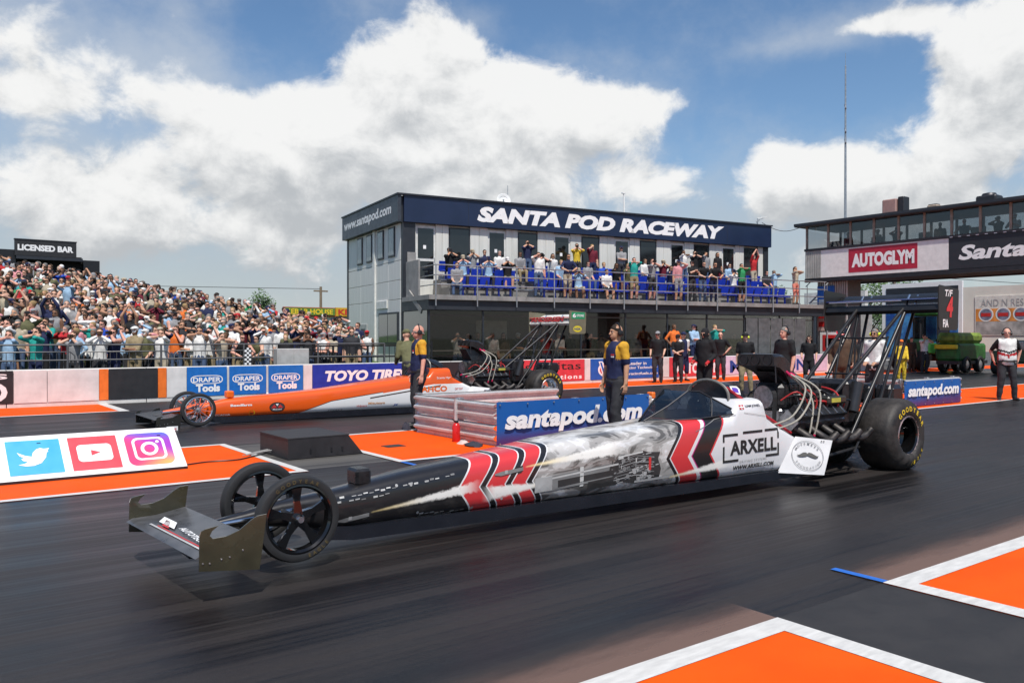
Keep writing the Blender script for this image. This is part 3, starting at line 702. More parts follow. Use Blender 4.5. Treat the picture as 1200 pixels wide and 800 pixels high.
rp = MB().box((BX-.028,18.28,4.64),(BX-.02,21.52,5.74)).obj('red_panel', M('autoglym_red', (.42,.018,.045), .5), pw)
text('AUTOGLYM', (BX-.0285,21.36,4.86), -Y_, Z_, 2.95, .64, print_white, rp, bold=.06)
text('Santa Pod', (BX-.0205,16.55,4.84), -Y_, Z_, 4.9, .62, print_white, pk, bold=.035, shear=.22)
MB().box((BX-.05,Y1,5.81),(BX+.12,Y0,5.92)).obj('sill', M('dark_sill', (.055,.055,.055), .6), bg_)
for i in range(60):
    y = 16.9-.35*i
    if y < Y1+.5: break
    MB().box((BX-.056,y-.12,5.82),(BX-.05,y,5.85)).obj('sill_dash', print_white, bg_)
wood = M('weathered_mullion', (.30,.24,.19), .6, var=.2)
ps = Y0-.1; glz = G('bridge_glazing', (.72,.74,.75), .03)
i = 0
while ps > Y1+1:
    MB().box((BX+.0,ps-.05,5.92),(BX+.07,ps+.05,7.0)).obj('mullion', wood, bg_)
    MB().box((BX+BW-.1,ps-.05,5.92),(BX+BW-.03,ps+.05,7.0)).obj('mullion', wood, bg_)
    MB().box((BX+.03,ps-1.10,5.93),(BX+.04,ps-.05,6.99)).obj('pane', glz, bg_); MB().box((BX+BW-.07,ps-1.10,5.93),(BX+BW-.06,ps-.05,6.99)).obj('pane', glz, bg_)
    ps -= 1.15; i += 1
MB().box((BX-.35,Y1,7.0),(BX+BW+.3,Y0+.35,7.10)).obj('roof', M('bridge_roof', (.05,.055,.055), .6), bg_)
MB().box((BX-.38,Y1,7.04),(BX-.35,Y0+.36,7.16)).obj('gutter', anth, bg_)
MB().box((BX+.1,Y1,4.9),(BX+BW-.1,Y0-.12,4.95)).obj('floor', M('bridge_floor', (.10,.09,.08), .7), bg_)
cm = M('bridge_column', (.12,.115,.11), .6, var=.15)
MB().box((BX+.4,21.8,0),(BX+1.5,23.4,4.36)).obj('column', cm, bg_); MB().box((BX+.4,-3.8,0),(BX+1.5,-2.2,4.36)).obj('column', cm, bg_)
for i in range(14): MB().bbox((BX+.34,21.8+.115*i,0),(BX+.4,21.8+.115*i+.08,4.3),.01).obj('corrugation', corr, bg_)
def colsign(y0, y1, z0, z1, m, label, sub):
    r = thing('column_sign', label, 'sign', (BX+.3, y1, z0)); MB().box((BX+.29,y1,z0),(BX+.335,y0,z1)).obj('panel', m, r)
    for (a, b_, c_, d, mm) in sub: MB().box((BX+.282,y0-(y0-y1)*b_,z0+(z1-z0)*c_),(BX+.289,y0-(y0-y1)*a,z0+(z1-z0)*d)).obj('print', mm, r)
colsign(23.35,22.45,3.0,4.1,print_blue,'blue sign with pale lower half high on the bridge column', [(.1,.9,.06,.42,M('pale_print', (.45,.5,.6), .5))])
colsign(23.35,22.3,1.95,2.92,M('sign_pinkish', (.62,.45,.42), .5),'pale red lettered sign on the bridge column under the blue sign', [(.08,.92,.62,.85,print_red),(.08,.92,.2,.45,print_red)])
colsign(23.2,22.05,.85,1.88,print_white,'white sign with red border low on the bridge column', [(.12,.88,.12,.88,print_red),(.24,.76,.3,.72,print_white)])
sp_ = thing('loudspeaker', 'grey horn loudspeaker pair on the bridge roof above the AUTOGLYM panel', 'loudspeaker', (BX, 19.5, 7.1))
MB().bbox((BX-.3,19.1,7.12),(BX+.2,19.75,7.75),.04).obj('cabinet', M('speaker_red_grey', (.32,.20,.18), .6), sp_); MB().bbox((BX-.2,18.8,7.12),(BX+.3,19.08,7.82),.03).obj('cabinet', darksteel, sp_)
sp2 = thing('roof_unit', 'small dark roof unit on the bridge roof above the Santa Pod panel', 'roof unit', (BX+.4, 14.5, 7.1))
MB().bbox((BX,15.1,7.10),(BX+.7,15.9,7.42),.06).obj('housing', darksteel, sp2); MB().lathe((BX+.35,15.5,7.42), Z_, [(0,.3),(.10,.25),(.14,.05)], 14, True).obj('dome', darksteel, sp2, smooth=True)
sp3 = thing('roof_cowl', 'small tan cowl on the bridge roof beside the loudspeaker', 'roof unit', (BX+.2, 17.6, 7.1))
MB().bbox((BX-.1,17.4,7.10),(BX+.3,17.85,7.30),.05).obj('cowl', wood, sp3); MB().box((BX-.05,17.45,7.3),(BX+.25,17.8,7.33)).obj('cap', darksteel, sp3)
# desks and kit inside the bridge
dsk = M('desk_dark', (.03,.03,.03), .6); mon = M('monitor_black', (.01,.01,.012), .3)
for k in range(9):
    y = 22.6-2.2*k; d = thing('bridge_desk', 'dark desk with monitor behind the bridge windows', 'desk', (BX+.9, y, 4.95), 'desks inside the bridge')
    MB().box((BX+.3,y-.8,5.78),(BX+1.0,y+.8,5.83)).obj('top', dsk, d); MB().box((BX+.35,y-.75,4.95),(BX+.4,y+.75,5.78)).obj('panel', dsk, d)
    MB().box((BX+.5,y-.3,5.88),(BX+.54,y+.3,6.23)).obj('monitor', mon, d); MB().box((BX+.48,y-.05,5.83),(BX+.56,y+.05,5.89)).obj('stand', mon, d)
# ================================================================== MAST, POLES, WIRES
ms = thing('radio_mast', 'tall thin radio mast rising behind the bridge', 'mast', (42, 25.6, 0))
MB().tube([(42,25.6,0),(42,25.6,9),(42,25.6,16.6)], [.09,.07,.04], 8).obj('pole', steel, ms, smooth=True)
MB().cyl((42,25.6,16.6),(42,25.6,17.3), .015, n=6).obj('tip', steel, ms)
for z in (12.3, 14.2, 12.9): MB().cyl((41.85,25.5,z),(42.12,25.7,z+.3), .05, n=8).obj('antenna', steel, ms)
polem = M('timber_pole', (.20,.15,.10), .8, var=.2, stretch=(6,6,.5))
for x, y, h, lb in ((23.2, 53, 5.1, 'timber pole carrying wires behind the kebab stall'), (58, 31.5, 6.4, 'timber pole beside the tree seen under the bridge')):
    r = thing('utility_pole', lb, 'pole', (x, y, 0)); MB().cyl((x,y,0),(x,y,h), .12, .09, 8).obj('shaft', polem, r, smooth=True); MB().box((x-.5,y-.05,h-.35),(x+.5,y+.05,h-.25)).obj('crossarm', polem, r)
tag(MB().tube([(23.2+(-80-23.2)*k/24, 53+20*k/24, 4.95+.7*math.sin(math.pi*k/24)*-1+1.2*k/24) for k in range(25)], .018, 4).obj('overhead_wire', darksteel), 'overhead wire running from timber pole past the clubhouse', 'wire')
tag(MB().tube([(58+40*k/16, 31.5-26*k/16, 6.2-1.0*math.sin(math.pi*k/16)) for k in range(17)], .02, 4).obj('overhead_wire', darksteel), 'overhead wire seen below the bridge above the billboards', 'wire')
tag(MB().tube([b2w(18.9,.2,7.3)+(Vector((BX,Y0,7.1))-b2w(18.9,.2,7.3))*(k/12)+Z_*(-.35*math.sin(math.pi*k/12)) for k in range(13)], .014, 4).obj('overhead_wire', darksteel), 'sagging cable from the clubhouse roof corner to the bridge', 'wire')
# ================================================================== LICENSED BAR, KEBAB STALL
lb = thing('licensed_bar', 'black bar cabin with LICENSED BAR sign on top of the grass bank', 'bar', (4.5, 41, 3))
bz = 3.0
MB().box((-3,40.2,bz-.4),(4.0,43,5.30)).obj('cabin', black, lb); MB().box((6.55,40.2,bz-.4),(7.2,43,5.0)).obj('cabin_end', black, lb)
MB().box((4.0,40.6,bz-.4),(6.55,43,5.15)).obj('serving_hatch', M('hatch_dark', (.015,.014,.014), .8), lb)
MB().box((4.0,40.0,4.92),(6.5,40.7,5.05)).obj('canopy', anth, lb)
sn = MB().box((3.95,40.0,5.06),(6.25,40.25,5.72)).obj('sign', M('sign_black', (.02,.02,.022), .5), lb)
MB().box((3.93,39.98,5.72),(6.27,40.27,5.76)).obj('sign_trim', darksteel, lb)
text('LICENSED BAR', (4.05,39.999,5.27), X_, Z_, 2.08, .26, print_white, sn, bold=.05)
kb = thing('kebab_stall', 'white food stall with yellow and red KEBAB signs beside the clubhouse', 'food stall', (19, 46, 0))
MB().box((17.6,45.6,0),(24,48,2.85)).obj('body', M('stall_white', (.68,.67,.65), .5, var=.1, vs=1), kb)
for k in range(4): MB().box((18.3+1.15*k,45.56,1.2),(19.25+1.15*k,45.6,2.6)).obj('shutter', M('stall_panel', (.60,.60,.58), .5), kb)
MB().box((17.55,45.4,2.85),(24.05,48.1,2.95)).obj('roof', M('stall_roof', (.45,.12,.05), .5), kb)
yl = M('stall_yellow', (.62,.36,.02), .5); rd = M('stall_red', (.45,.06,.03), .5); gn = M('stall_green', (.10,.22,.04), .5)
s1 = MB().box((17.6,45.35,2.90),(20.75,45.5,3.38)).obj('sign', rd, kb); MB().box((17.62,45.33,2.93),(20.73,45.35,3.34)).obj('sign_field', gn, s1); text('KEBAB HOUSE', (17.75,45.325,2.98), X_, Z_, 2.85, .30, M('letter_yellow', (.80,.55,.03), .5), s1, bold=.03)
s2 = MB().box((20.8,45.35,2.90),(24,45.5,3.40)).obj('sign', yl, kb); text('KEBAB', (20.95,45.345,2.98), X_, Z_, 1.9, .32, print_red, s2, bold=.03)
# ================================================================== BILLBOARDS AND BACKGROUND ON THE RIGHT
X9 = 46.0
bb = thing('billboard', 'dark framed billboard with blue poster behind the green tractor', 'billboard', (X9, 23.4, 0))
MB().box((X9,21.2,.3),(X9+.15,25.7,4.7)).obj('frame', print_white, bb); MB().box((X9-.03,21.4,3.55),(X9,25.45,4.45)).obj('header', anth, bb)
text('RACING+', (X9-.031,25.0,3.72), -Y_, Z_, 1.7, .36, print_red, bb, bold=.03, shear=.2); text('SERVICES', (X9-.031,22.9,3.78), -Y_, Z_, 1.3, .28, print_white, bb, bold=.02)
pm = bpy.data.materials.new('blue_poster'); pm.use_nodes = True; t = pm.node_tree; b = t.nodes['Principled BSDF']; tc = t.nodes.new('ShaderNodeTexCoord'); nz = noise(t, tc.outputs['Object'], 1.3, 5, .6); t.links.new(mixc(t, nz.ss(.35,.65), (.01,.06,.28), (.08,.32,.62)), b.inputs['Base Color'])
MB().box((X9-.03,21.4,.5),(X9,25.45,3.5)).obj('poster', pm, bb)
for y in (21.5, 25.3): MB().box((X9+.15,y-.1,0),(X9+.35,y+.1,4.5)).obj('post', darksteel, bb)
b2 = thing('billboard', 'large white billboard with orange and red car poster behind the man in white', 'billboard', (X9-1, 17, 0))
XB = X9-1.2
MB().box((XB,11.5,.9),(XB+.2,20.6,4.25)).obj('panel', M('billboard_white', (.80,.76,.69), .6, var=.07, vs=.6), b2)
for y in (11.8, 16, 20.3): MB().box((XB+.2,y-.12,0),(XB+.4,y+.12,4.2)).obj('post', darksteel, b2)
po = thing('car_poster', 'poster of four orange and red discs above a blurred row of cars on white billboard', 'poster', (XB, 17.5, 1.6))
MB().box((XB-.03,16.45,1.75),(XB-.002,20.0,3.75)).obj('backing', M('poster_pale', (.74,.71,.67), .6), po)
og = M('poster_orange', (.75,.28,.06), .6, var=.2, vs=3); gy = M('poster_grey', (.42,.39,.38), .6, var=.3, vs=2)
MB().box((XB-.036,16.5,2.45),(XB-.03,19.95,3.10)).obj('band', og, po); MB().box((XB-.036,16.5,1.8),(XB-.03,19.95,2.44)).obj('band', gy, po)
for k in range(4):
    y = 19.45-.82*k; n = 24
    MB().lathe((XB-.036,y,2.80), (-1,0,0), [(0,.36),(.004,.36),(.004,.30)], n).obj('disc_rim', print_white, po); MB().lathe((XB-.04,y,2.80), (-1,0,0), [(0,.30),(.002,.01)], n).obj('disc', M('poster_blue_grey', (.22,.24,.34), .6, var=.3, vs=4), po)
    MB().box((XB-.048,y-.24,2.70),(XB-.043,y+.24,2.88)).obj('disc_car', print_red, po)
text('AND N RESPECT', (XB-.037,19.7,3.22), -Y_, Z_, 2.95, .36, M('poster_letter', (.45,.45,.46), .6), po, bold=.0)
# grey gate cabin by the column
gc = thing('gate_cabin', 'small grey corrugated cabin beside the bridge column', 'cabin', (41, 25.5, 0))
MB().box((40,24.6,0),(43,27,3.2)).obj('wall', corr, gc); MB().box((39.9,24.5,3.2),(43.1,27.1,3.3)).obj('roof', darksteel, gc)
for k in range(12): MB().bbox((39.94,24.65+.2*k,.05),(40.0,24.65+.2*k+.12,3.15),.01).obj('corrugation', corr, gc)
MB().box((44,25.6,0),(44.3,29.5,4.3)).obj('board', M('gable_white', (.66,.66,.64), .5), thing('white_screen', 'plain white screen board behind the bridge column', 'screen', (44, 27, 0)))
# ================================================================== TREES
barkm = M('bark', (.10,.075,.05), .9, var=.3, stretch=(4,4,.8)); 
def leafmat(n, c):
    m = M(n, c, .6, var=.45, vs=1.6); return m
lf = [leafmat('leaf_green', (.06,.12,.025)), leafmat('leaf_dark', (.04,.085,.02))]
def tree(loc, h, rx, lab, seed, m):
    rnd = random.Random(seed); r = thing('tree', lab, 'tree', loc); x, y, z = loc
    tr = MB(); tr.tube([(x,y,z),(x+.05,y,z+h*.3),(x+.1,y+.05,z+h*.75)], [.16,.13,.04], 8)
    for k in range(7):
        a = rnd.uniform(0, 6.28); zz = z+h*rnd.uniform(.25,.6)
        tr.tube([(x+.05,y,zz),(x+rx*.4*math.cos(a),y+rx*.4*math.sin(a),zz+h*.12),(x+rx*.75*math.cos(a),y+rx*.75*math.sin(a),zz+h*.25)], [.06,.04,.015], 5)
    tr.obj('trunk', barkm, r, smooth=True)
    cl = [(rnd.gauss(0,.42)*rx, rnd.gauss(0,.42)*rx, h*rnd.uniform(.35,.97), rnd.uniform(.22,.42)*rx) for _ in range(16)]
    n = 2600; cr = MB(); vs = []; fs = []
    for i in range(n):
        c = cl[i % len(cl)]; d = Vector((rnd.gauss(0,1), rnd.gauss(0,1), rnd.gauss(0,1))).normalized()*c[3]*rnd.random()**.4
        k = 1 if c[2] < h*.8 else .6
        p = Vector((x+c[0]*k, y+c[1]*k, z+c[2]))+d; a = Vector((rnd.gauss(0,1), rnd.gauss(0,1), rnd.gauss(0,.6))).normalized(); b = a.orthogonal().normalized(); s_ = rnd.uniform(.06,.13)*(rx/1.8)**.5
        o = len(vs); vs += [p-a*s_, p+b*s_*.5, p+a*s_, p-b*s_*.5]; fs.append((o,o+1,o+2,o+3))
    cr.add(vs, fs); cr.obj('crown', m, r)
tree((18.4,51,0), 4.3, 1.5, 'small green tree behind the spectator bank near the kebab stall', 1, lf[0])
tree((58.5,33.6,0), 6.0, 2.6, 'leafy green tree seen under the bridge behind the billboard', 2, lf[0])
tree((52,38,0), 5.2, 2.4, 'dark green tree half hidden behind the bridge column', 3, lf[1])
for k in range(8):
    x = 72+random.uniform(0,20); y = 8+6*k
    tree((x,y,0), random.uniform(5,7.5), random.uniform(2.6,4), 'distant hedgerow tree beyond the paddock', 10+k, lf[k % 2])
for o in [o for o in C.objects if o.name.startswith('tree') and o.get('label','').startswith('distant')]: o['group'] = 'distant hedgerow trees'
# ================================================================== TRACTOR AND TRAILER
jg = M('tractor_green', (.025,.13,.025), .5, var=.4, vs=3); jy = M('tractor_yellow', (.75,.55,.02), .45); tgl = G('cab_glass', (.35,.38,.40), .08)
tr = thing('tractor', 'green tractor with glazed cab and yellow wheels parked under the bridge', 'tractor', (41.5, 20.9, 0))
def wheel(par, c, r, wd, rim):
    t_ = MB().lathe(c, Y_, [(-wd/2,r*.62),(-wd/2,r*.9),(-wd*.35,r),(wd*.35,r),(wd/2,r*.9),(wd/2,r*.62)], 28).obj('tyre', rubber, par, smooth=True, sharp=30)
    MB().lathe(c, Y_, [(-wd*.42,.02),(-wd*.42,r*.35),(-wd*.3,r*.62),(wd*.3,r*.62),(wd*.42,r*.35),(wd*.42,.02)], 24, True).obj('rim', rim, t_, smooth=True)
for y in (20.15, 21.65): wheel(tr, (42.1,y,.78), .78, .45, jy)
for y in (20.3, 21.5): wheel(tr, (40.0,y,.5), .5, .32, jy)
MB().bbox((39.5,20.5,.75),(41.4,21.3,1.55),.12).obj('bonnet', jg, tr); MB().bbox((39.6,20.55,.45),(42.6,21.25,.78),.05).obj('chassis', darksteel, tr)
MB().bbox((41.4,20.25,.8),(42.7,21.55,1.35),.05).obj('cab_base', jg, tr); MB().bbox((41.3,20.2,2.7),(42.8,21.6,2.95),.09).obj('cab_roof', jg, tr)
for x, y in ((41.45,20.3),(41.45,21.5),(42.65,20.3),(42.65,21.5)): MB().cyl((x,y,1.3),(x,y,2.72), .04, n=6).obj('cab_pillar', black, tr)
MB().box((41.43,20.35,1.4),(41.45,21.45,2.68)).obj('windscreen', tgl, tr); MB().box((41.5,20.28,1.4),(42.6,20.30,2.68)).obj('side_window', tgl, tr); MB().box((41.5,21.50,1.4),(42.6,21.52,2.68)).obj('side_window', tgl, tr)
for y in (20.1, 21.3): MB().bbox((41.6,y-.12,1.35),(42.7,y+.38,1.62),.08).obj('mudguard', jg, tr)
MB().cyl((40.4,20.6,1.5),(40.4,20.6,2.3), .04, n=8).obj('exhaust', darksteel, tr)
for y in (20.6, 21.2): MB().lathe((39.49,y,1.25), (-1,0,0), [(0,.09),(.02,.08),(.03,.02)], 12).obj('headlight', white, tr)
tl = thing('sweeper_trailer', 'green and yellow track sweeper trailer on grey wheels beside the tractor', 'trailer', (40, 18.2, 0))
MB().bbox((38.8,18.0,.55),(41.5,19.1,1.35),.1).obj('hopper', jg, tl); MB().bbox((38.78,18.05,1.35),(41.3,19.05,1.85),.15).obj('cover', M('trailer_yellow_green', (.17,.25,.035), .6, var=.4, vs=3), tl)
MB().box((38.7,18.0,.4),(41.6,19.0,.55)).obj('chassis', darksteel, tl); MB().bbox((38.60,18.05,1.1),(38.80,19.05,1.3),.03).obj('tail_bar', jy, tl)
for y in (18.05, 19.05):
    for x in (39.5, 40.8): wheel(tl, (x,y,.38), .38, .25, alu)
cp = thing('grey_tender', 'low grey green tender with pale roll cover parked behind the man in white', 'tender', (39.5, 15.4, 0))
MB().bbox((38.6,14.4,.5),(41,16.6,1.05),.1).obj('body', M('tender_green', (.05,.10,.05), .5), cp); MB().cyl((38.9,14.6,1.25),(38.9,16.4,1.25), .22, n=16).obj('roll', M('roll_pale', (.50,.48,.42), .7), cp, smooth=True)
MB().box((39.4,14.5,1.05),(40.9,16.5,1.5)).obj('bin', M('bin_dark', (.04,.05,.04), .6), cp)
for y in (14.5, 16.5):
    for x in (39.0, 40.5): wheel(cp, (x,y,.36), .36, .24, alu)
# ================================================================== DRAGSTERS
OFF = Vector((2.22, 5.83, 0)); YC = 5.83
def livery_near():
    m = bpy.data.materials.new('missile_livery'); m.use_nodes = True; t = m.node_tree; b = t.nodes['Principled BSDF']
    tc = t.nodes.new('ShaderNodeTexCoord'); V = tc.outputs['Object']; lx, ly, z = xyz(t, V); x = lx+OFF.x
    W = (.66,.66,.675); K = (.012,.011,.012); RD = (.58,.035,.04); MG = (.45,.02,.18)
    def bands(q, base, lst):
        c = base
        for a, b_, col in lst: c = mixc(t, q.inr(a, b_), c, col)
        return c
    # grey cloud camouflage
    n = noise(t, comb(t, lx*.8, ly, z*1.7), 3.2, 5, .55, 1.2); n2 = noise(t, comb(t, lx, ly, z*2), 9, 5, .6, .6)
    g = mixc(t, n.ss(.40, .47), (.10,.095,.09), (.30,.29,.28)); g = mixc(t, n.ss(.52, .56), g, (.50,.49,.48)); g = mixc(t, (n*.75+n2*.25).ss(.57, .64), g, W)
    blk = mixc(t, (n2*.6+z*.2).ss(.48, .62)*.25, K, (.09,.085,.08))
    q1 = x-(z-.379).abs()*.72; q2 = x-(z-.444).abs()*.70
    c = mixc(t, q1.gt(3.63), blk, g)
    c = bands(q1, c, [(3.63,3.647,W),(3.647,3.83,RD),(3.83,3.842,W),(3.842,3.895,K),(3.895,3.907,W),(3.907,4.075,RD),(4.075,4.087,W),(4.087,4.14,K),(4.14,4.152,W),(4.152,4.285,RD),(4.285,4.297,W),(4.297,4.35,K),(4.35,4.362,W)])
    c = mixc(t, q2.gt(5.90), c, W)
    c = bands(q2, c, [(5.90,5.943,K),(5.958,6.188,RD),(6.235,6.25,MG),(6.25,6.49,K),(6.49,6.515,RD)])
    def streak(c, x0, z0, x1, z1, w0, w1, fl):
        L = math.hypot(x1-x0, z1-z0); ux, uz = (x1-x0)/L, (z1-z0)/L
        s = ((x-x0)*ux+(z-z0)*uz)*(1/L); d = ((z-z0)*ux-(x-x0)*uz).abs()
        nn = noise(t, V, 26, 6, .65)
        wd = (s*(w1-w0)+w0)
        e = (wd-d+(nn-.5)*.075*s.mx(.1)).ss(-.004, .022)*s.ss(-.01, .02)*(s*-1+1).ss(-.02, .22)
        cc = mixc(t, s.ss(.0, fl), (.92,.72,.32), (.84,.82,.78)); cc = mixc(t, nn.ss(.55, .8)*.5, cc, (.5,.48,.45))
        return mixc(t, e*.95, c, cc)
    c = streak(c, 2.885, .277, 3.86, .39, .006, .055, .55); c = streak(c, 4.286, .505, 5.40, .60, .008, .075, .5)
    c = streak(c, 5.86, .255, 6.86, .345, .008, .055, .5); c = streak(c, 4.50, .345, 3.86, .31, .015, .075, .25)
    # road grime toward the sills
    gr_ = noise(t, comb(t, lx*1.5, ly, z*3), 4, 6, .7); c = mixc(t, z.ss(.17, .40, .35, 0.)*gr_.ss(.45, .7), c, (.12,.11,.10))
    t.links.new(c, b.inputs['Base Color']); b.inputs['Roughness'].default_value = .32; b.inputs['Coat Weight'].default_value = .35; b.inputs['Coat Roughness'].default_value = .12
    n5 = noise(t, V, 5, 3); bp = t.nodes.new('ShaderNodeBump'); bp.inputs['Strength'].default_value = .12; bp.inputs['Distance'].default_value = .02; t.links.new(n5.k, bp.inputs['Height']); t.links.new(bp.outputs[0], b.inputs['Normal'])
    return m
def livery_far():
    m = bpy.data.materials.new('orange_livery'); m.use_nodes = True; t = m.node_tree; b = t.nodes['Principled BSDF']
    tc = t.nodes.new('ShaderNodeTexCoord'); V = tc.outputs['Object']; lx, ly, z = xyz(t, V)
    O = (.74,.095,.005); W = (.76,.76,.76); K = (.05,.035,.03)
    # white lower wedge rising to the rear
    d = z-((lx-1.75)*.33+.08).mn((lx-2.9)*.13+.38)
    c = mixc(t, d.lt(.0), O, W); c = mixc(t, d.inr(.0, .016)*lx.gt(2.0), c, K)
    for a in (0., .07): c = mixc(t, (z-(lx-3.4)*.13-.36-a).inr(.0, .028)*lx.inr(3.3+a*4, 4.9+a*3), c, O if a else K)
    c = mixc(t, lx.gt(5.0)*z.lt(.55), c, W); c = mixc(t, lx.gt(4.75)*z.gt(.60), c, O)
    t.links.new(c, b.inputs['Base Color']); b.inputs['Roughness'].default_value = .3; b.inputs['Coat Weight'].default_value = .5
    return m
def arc_text(s, c, u, v, r, a0, da, ht, m, par, lift=.003, inv=False, bold=.02, proj=None):
    """letters set round a circle; a0 start angle, da step (degrees)"""
    c, u, v = Vector(c), Vector(u), Vector(v)
    for i, ch in enumerate(s):
        if ch == ' ': continue
        a = R(a0+da*i); rad = u*math.cos(a)+v*math.sin(a); tan = (u*math.sin(a)-v*math.cos(a))
        if inv: rad, tan = -rad, -tan
        asp = min(text_geo(ch, bold)[2], 1.1); wd = ht*asp
        cc = c+(u*math.cos(a)+v*math.sin(a))*r
        text(ch, cc-tan*wd/2-rad*ht/2, tan, rad, wd, ht, m, par, bold=bold, lift=lift, proj=proj)
def ringloft(st):
    rings = []
    for x, w_, zb, zt, e in st:
        n = 28; ring = []
        for k in range(n):
            a = 2*math.pi*k/n; ca, sa = math.cos(a), math.sin(a)
            y = w_*math.copysign(abs(ca)**(2/e), ca); zz = math.copysign(abs(sa)**(2/e), sa)
            ring.append((x, YC+y, (zb+zt)/2+(zt-zb)/2*zz))
        rings.append(ring)
    return rings
def dragster(style):
    near = style == 'near'
    loc = OFF if near else Vector((4.38, 15.77, 0)); lf = .055 if near else .0
    car = thing('dragster', 'white, red and black dragster with missile artwork and ARXELL lettering, front wheels lifting' if near else 'orange and white dragster staged in the far lane', 'dragster', loc)
    LOCAL[car.name] = OFF.copy()
    if not near: car.scale = (1.045, 1, 1)
    Mb = livery_near() if near else livery_far()
    dk = M('carbon_black', (.014,.014,.016), .3, var=.3, vs=14); eng = M('engine_dark', (.03,.03,.032), .4, .5, var=.4, vs=20); engs = M('engine_alloy', (.30,.30,.31), .32, .85, var=.3, vs=18)
    st = [(1.72,.03,.29,.33,2.5),(1.95,.065,.27,.37,2.6),(2.22,.09,.235,.42,2.8),(2.5,.12,.19,.445,3),(2.75,.15,.168,.475,3.2),(3.2,.185,.165,.54,3.4),(3.7,.22,.165,.592,3.6),(4.3,.27,.165,.645,4),(4.68,.30,.165,.69,4.2),(5.4,.35,.165,.735,4.6),(5.95,.38,.165,.765,5),(6.4,.405,.163,.795,5.5),(6.86,.415,.16,.825,6),(6.95,.418,.16,.97,6.5),(7.36,.42,.158,.962,6.5),(7.42,.42,.157,.78,7),(7.62,.425,.155,.67,7),(7.9,.43,.152,.54,7)]
    if not near: st = [(x, w_, zb-.06, {3.2:.49,3.7:.515,4.3:.555,4.68:.585,5.4:.665,5.95:.72}.get(x, zt-.02 if x > 2.6 else zt-.045), e) for x, w_, zb, zt, e in st]
    mb = MB(); mb.loft(ringloft(st)); body = mb.obj('body', Mb, car, smooth=True, sharp=35)
    bvh = BVHTree.FromPolygons([Vector(v) for v in mb.v], mb.f)
    def onside(p, l=.004):
        h = bvh.ray_cast(Vector((p[0], YC-2, p[2])), Y_)
        return (h[0]-Y_*l) if h[0] is not None else Vector((p[0], YC-.42, p[2]))
    def decal(poly, m, name='decal', l=.004, cut=.08):
        bm = bmesh.new(); vs = [bm.verts.new((x, 0, z)) for x, z in poly]; f = bm.faces.new(vs); bmesh.ops.triangulate(bm, faces=[f])
        for _ in range(5):
            ee = [e for e in bm.edges if e.calc_length() > cut]
            if not ee: break
            bmesh.ops.subdivide_edges(bm, edges=ee, cuts=1); bmesh.ops.triangulate(bm, faces=[f for f in bm.faces if len(f.verts) > 3])
        for v in bm.verts: v.co = onside(v.co, l)-OFF
        me = bpy.data.meshes.new(name); bm.to_mesh(me); bm.free(); me.materials.append(m)
        o = link(name, me, body); return o
    def stext(s, x, z, wd, ht, m, **k): return text(s, (x, YC-.5, z), X_, Z_, wd, ht, m, body, proj=lambda p: onside(p, .005), **k)
    def line(pts, w_, m, name='pinstripe', l=.004):
        for (a, b_) in zip(pts[:-1], pts[1:]):
            d = Vector((b_[0]-a[0], b_[1]-a[1])); q = Vector((-d.y, d.x)).normalized()*w_/2
            decal([(a[0]-q.x,a[1]-q.y),(b_[0]-q.x,b_[1]-q.y),(b_[0]+q.x,b_[1]+q.y),(a[0]+q.x,a[1]+q.y)], m, name, l)
    # skirt / floor pan
    sk = MB(); zb0 = .085 if near else .012
    sk.loft([[(x, YC-w_*1.005, zb0+(.03 if x < 2.7 else 0)), (x, YC+w_*1.005, zb0+(.03 if x < 2.7 else 0)), (x, YC+w_*1.005, zb+.02), (x, YC-w_*1.005, zb+.02)] for x, w_, zb, zt, e in st if x > 2.4])
    sk.obj('floor_skirt', M('skirt_black', (.010,.011,.016), .22, coat=.5), car)
    # ---- chassis rails in the nose, steering pod
    pod = MB().bbox((2.80,YC-.09,.47),(2.93,YC+.09,.60),.02).obj('nose_pod', dk if near else M('pod_orange', (.82,.14,.012), .3), car)
    # ---- front wing
    wz = lf-.055
    fw = MB(); prof = [(1.42,.285),(1.46,.27),(1.62,.285),(1.82,.335),(1.825,.345),(1.62,.31),(1.46,.305)]
    fw.loft([[(x-(y-5.05)*.08, y, z+wz) for x, z in prof] for y in (YC-.77, YC+.56)]) if near else fw.loft([[(x, y, z-.10) for x, z in prof] for y in (YC-.75, YC+.75)])
    wing = fw.obj('front_wing', M('wing_graphite', (.10,.10,.105), .3, .3, var=.3, vs=6) if near else dk, car, smooth=True, sharp=30)
    ep = [(1.439,.21),(1.443,.42),(1.452,.448),(1.475,.458),(1.555,.470),(1.515,.442),(1.502,.415),(1.52,.395),(1.60,.398),(1.68,.425),(1.75,.475),(1.79,.497),(1.85,.502),(1.805,.164)]
    if not near: ep = [(x, z*.86-.10) for x, z in ep]
    olive = M('olive_endplate', (.045,.040,.022), .25, var=.25, vs=3, coat=.6)
    for y in ((YC-.78, YC+.56) if near else (YC-.76, YC+.75)):
        sk_ = (y-5.05)*.08 if near else 0; e_ = MB(); e_.prism(ep, (-sk_,y,wz), X_, Z_, (0,.012,0)); eo = e_.obj('wing_endplate', olive if near else M('endplate_black', (.02,.02,.018), .3), car)
        for x, z in ((1.46,.255),(1.50,.25),(1.57,.265),(1.62,.27),(1.70,.30)): MB().lathe((x-sk_,y-.001,z+wz-(0 if near else .1)), (0,-1,0), [(0,.006),(.004,.005)], 8, True).obj('bolt', alu, eo)
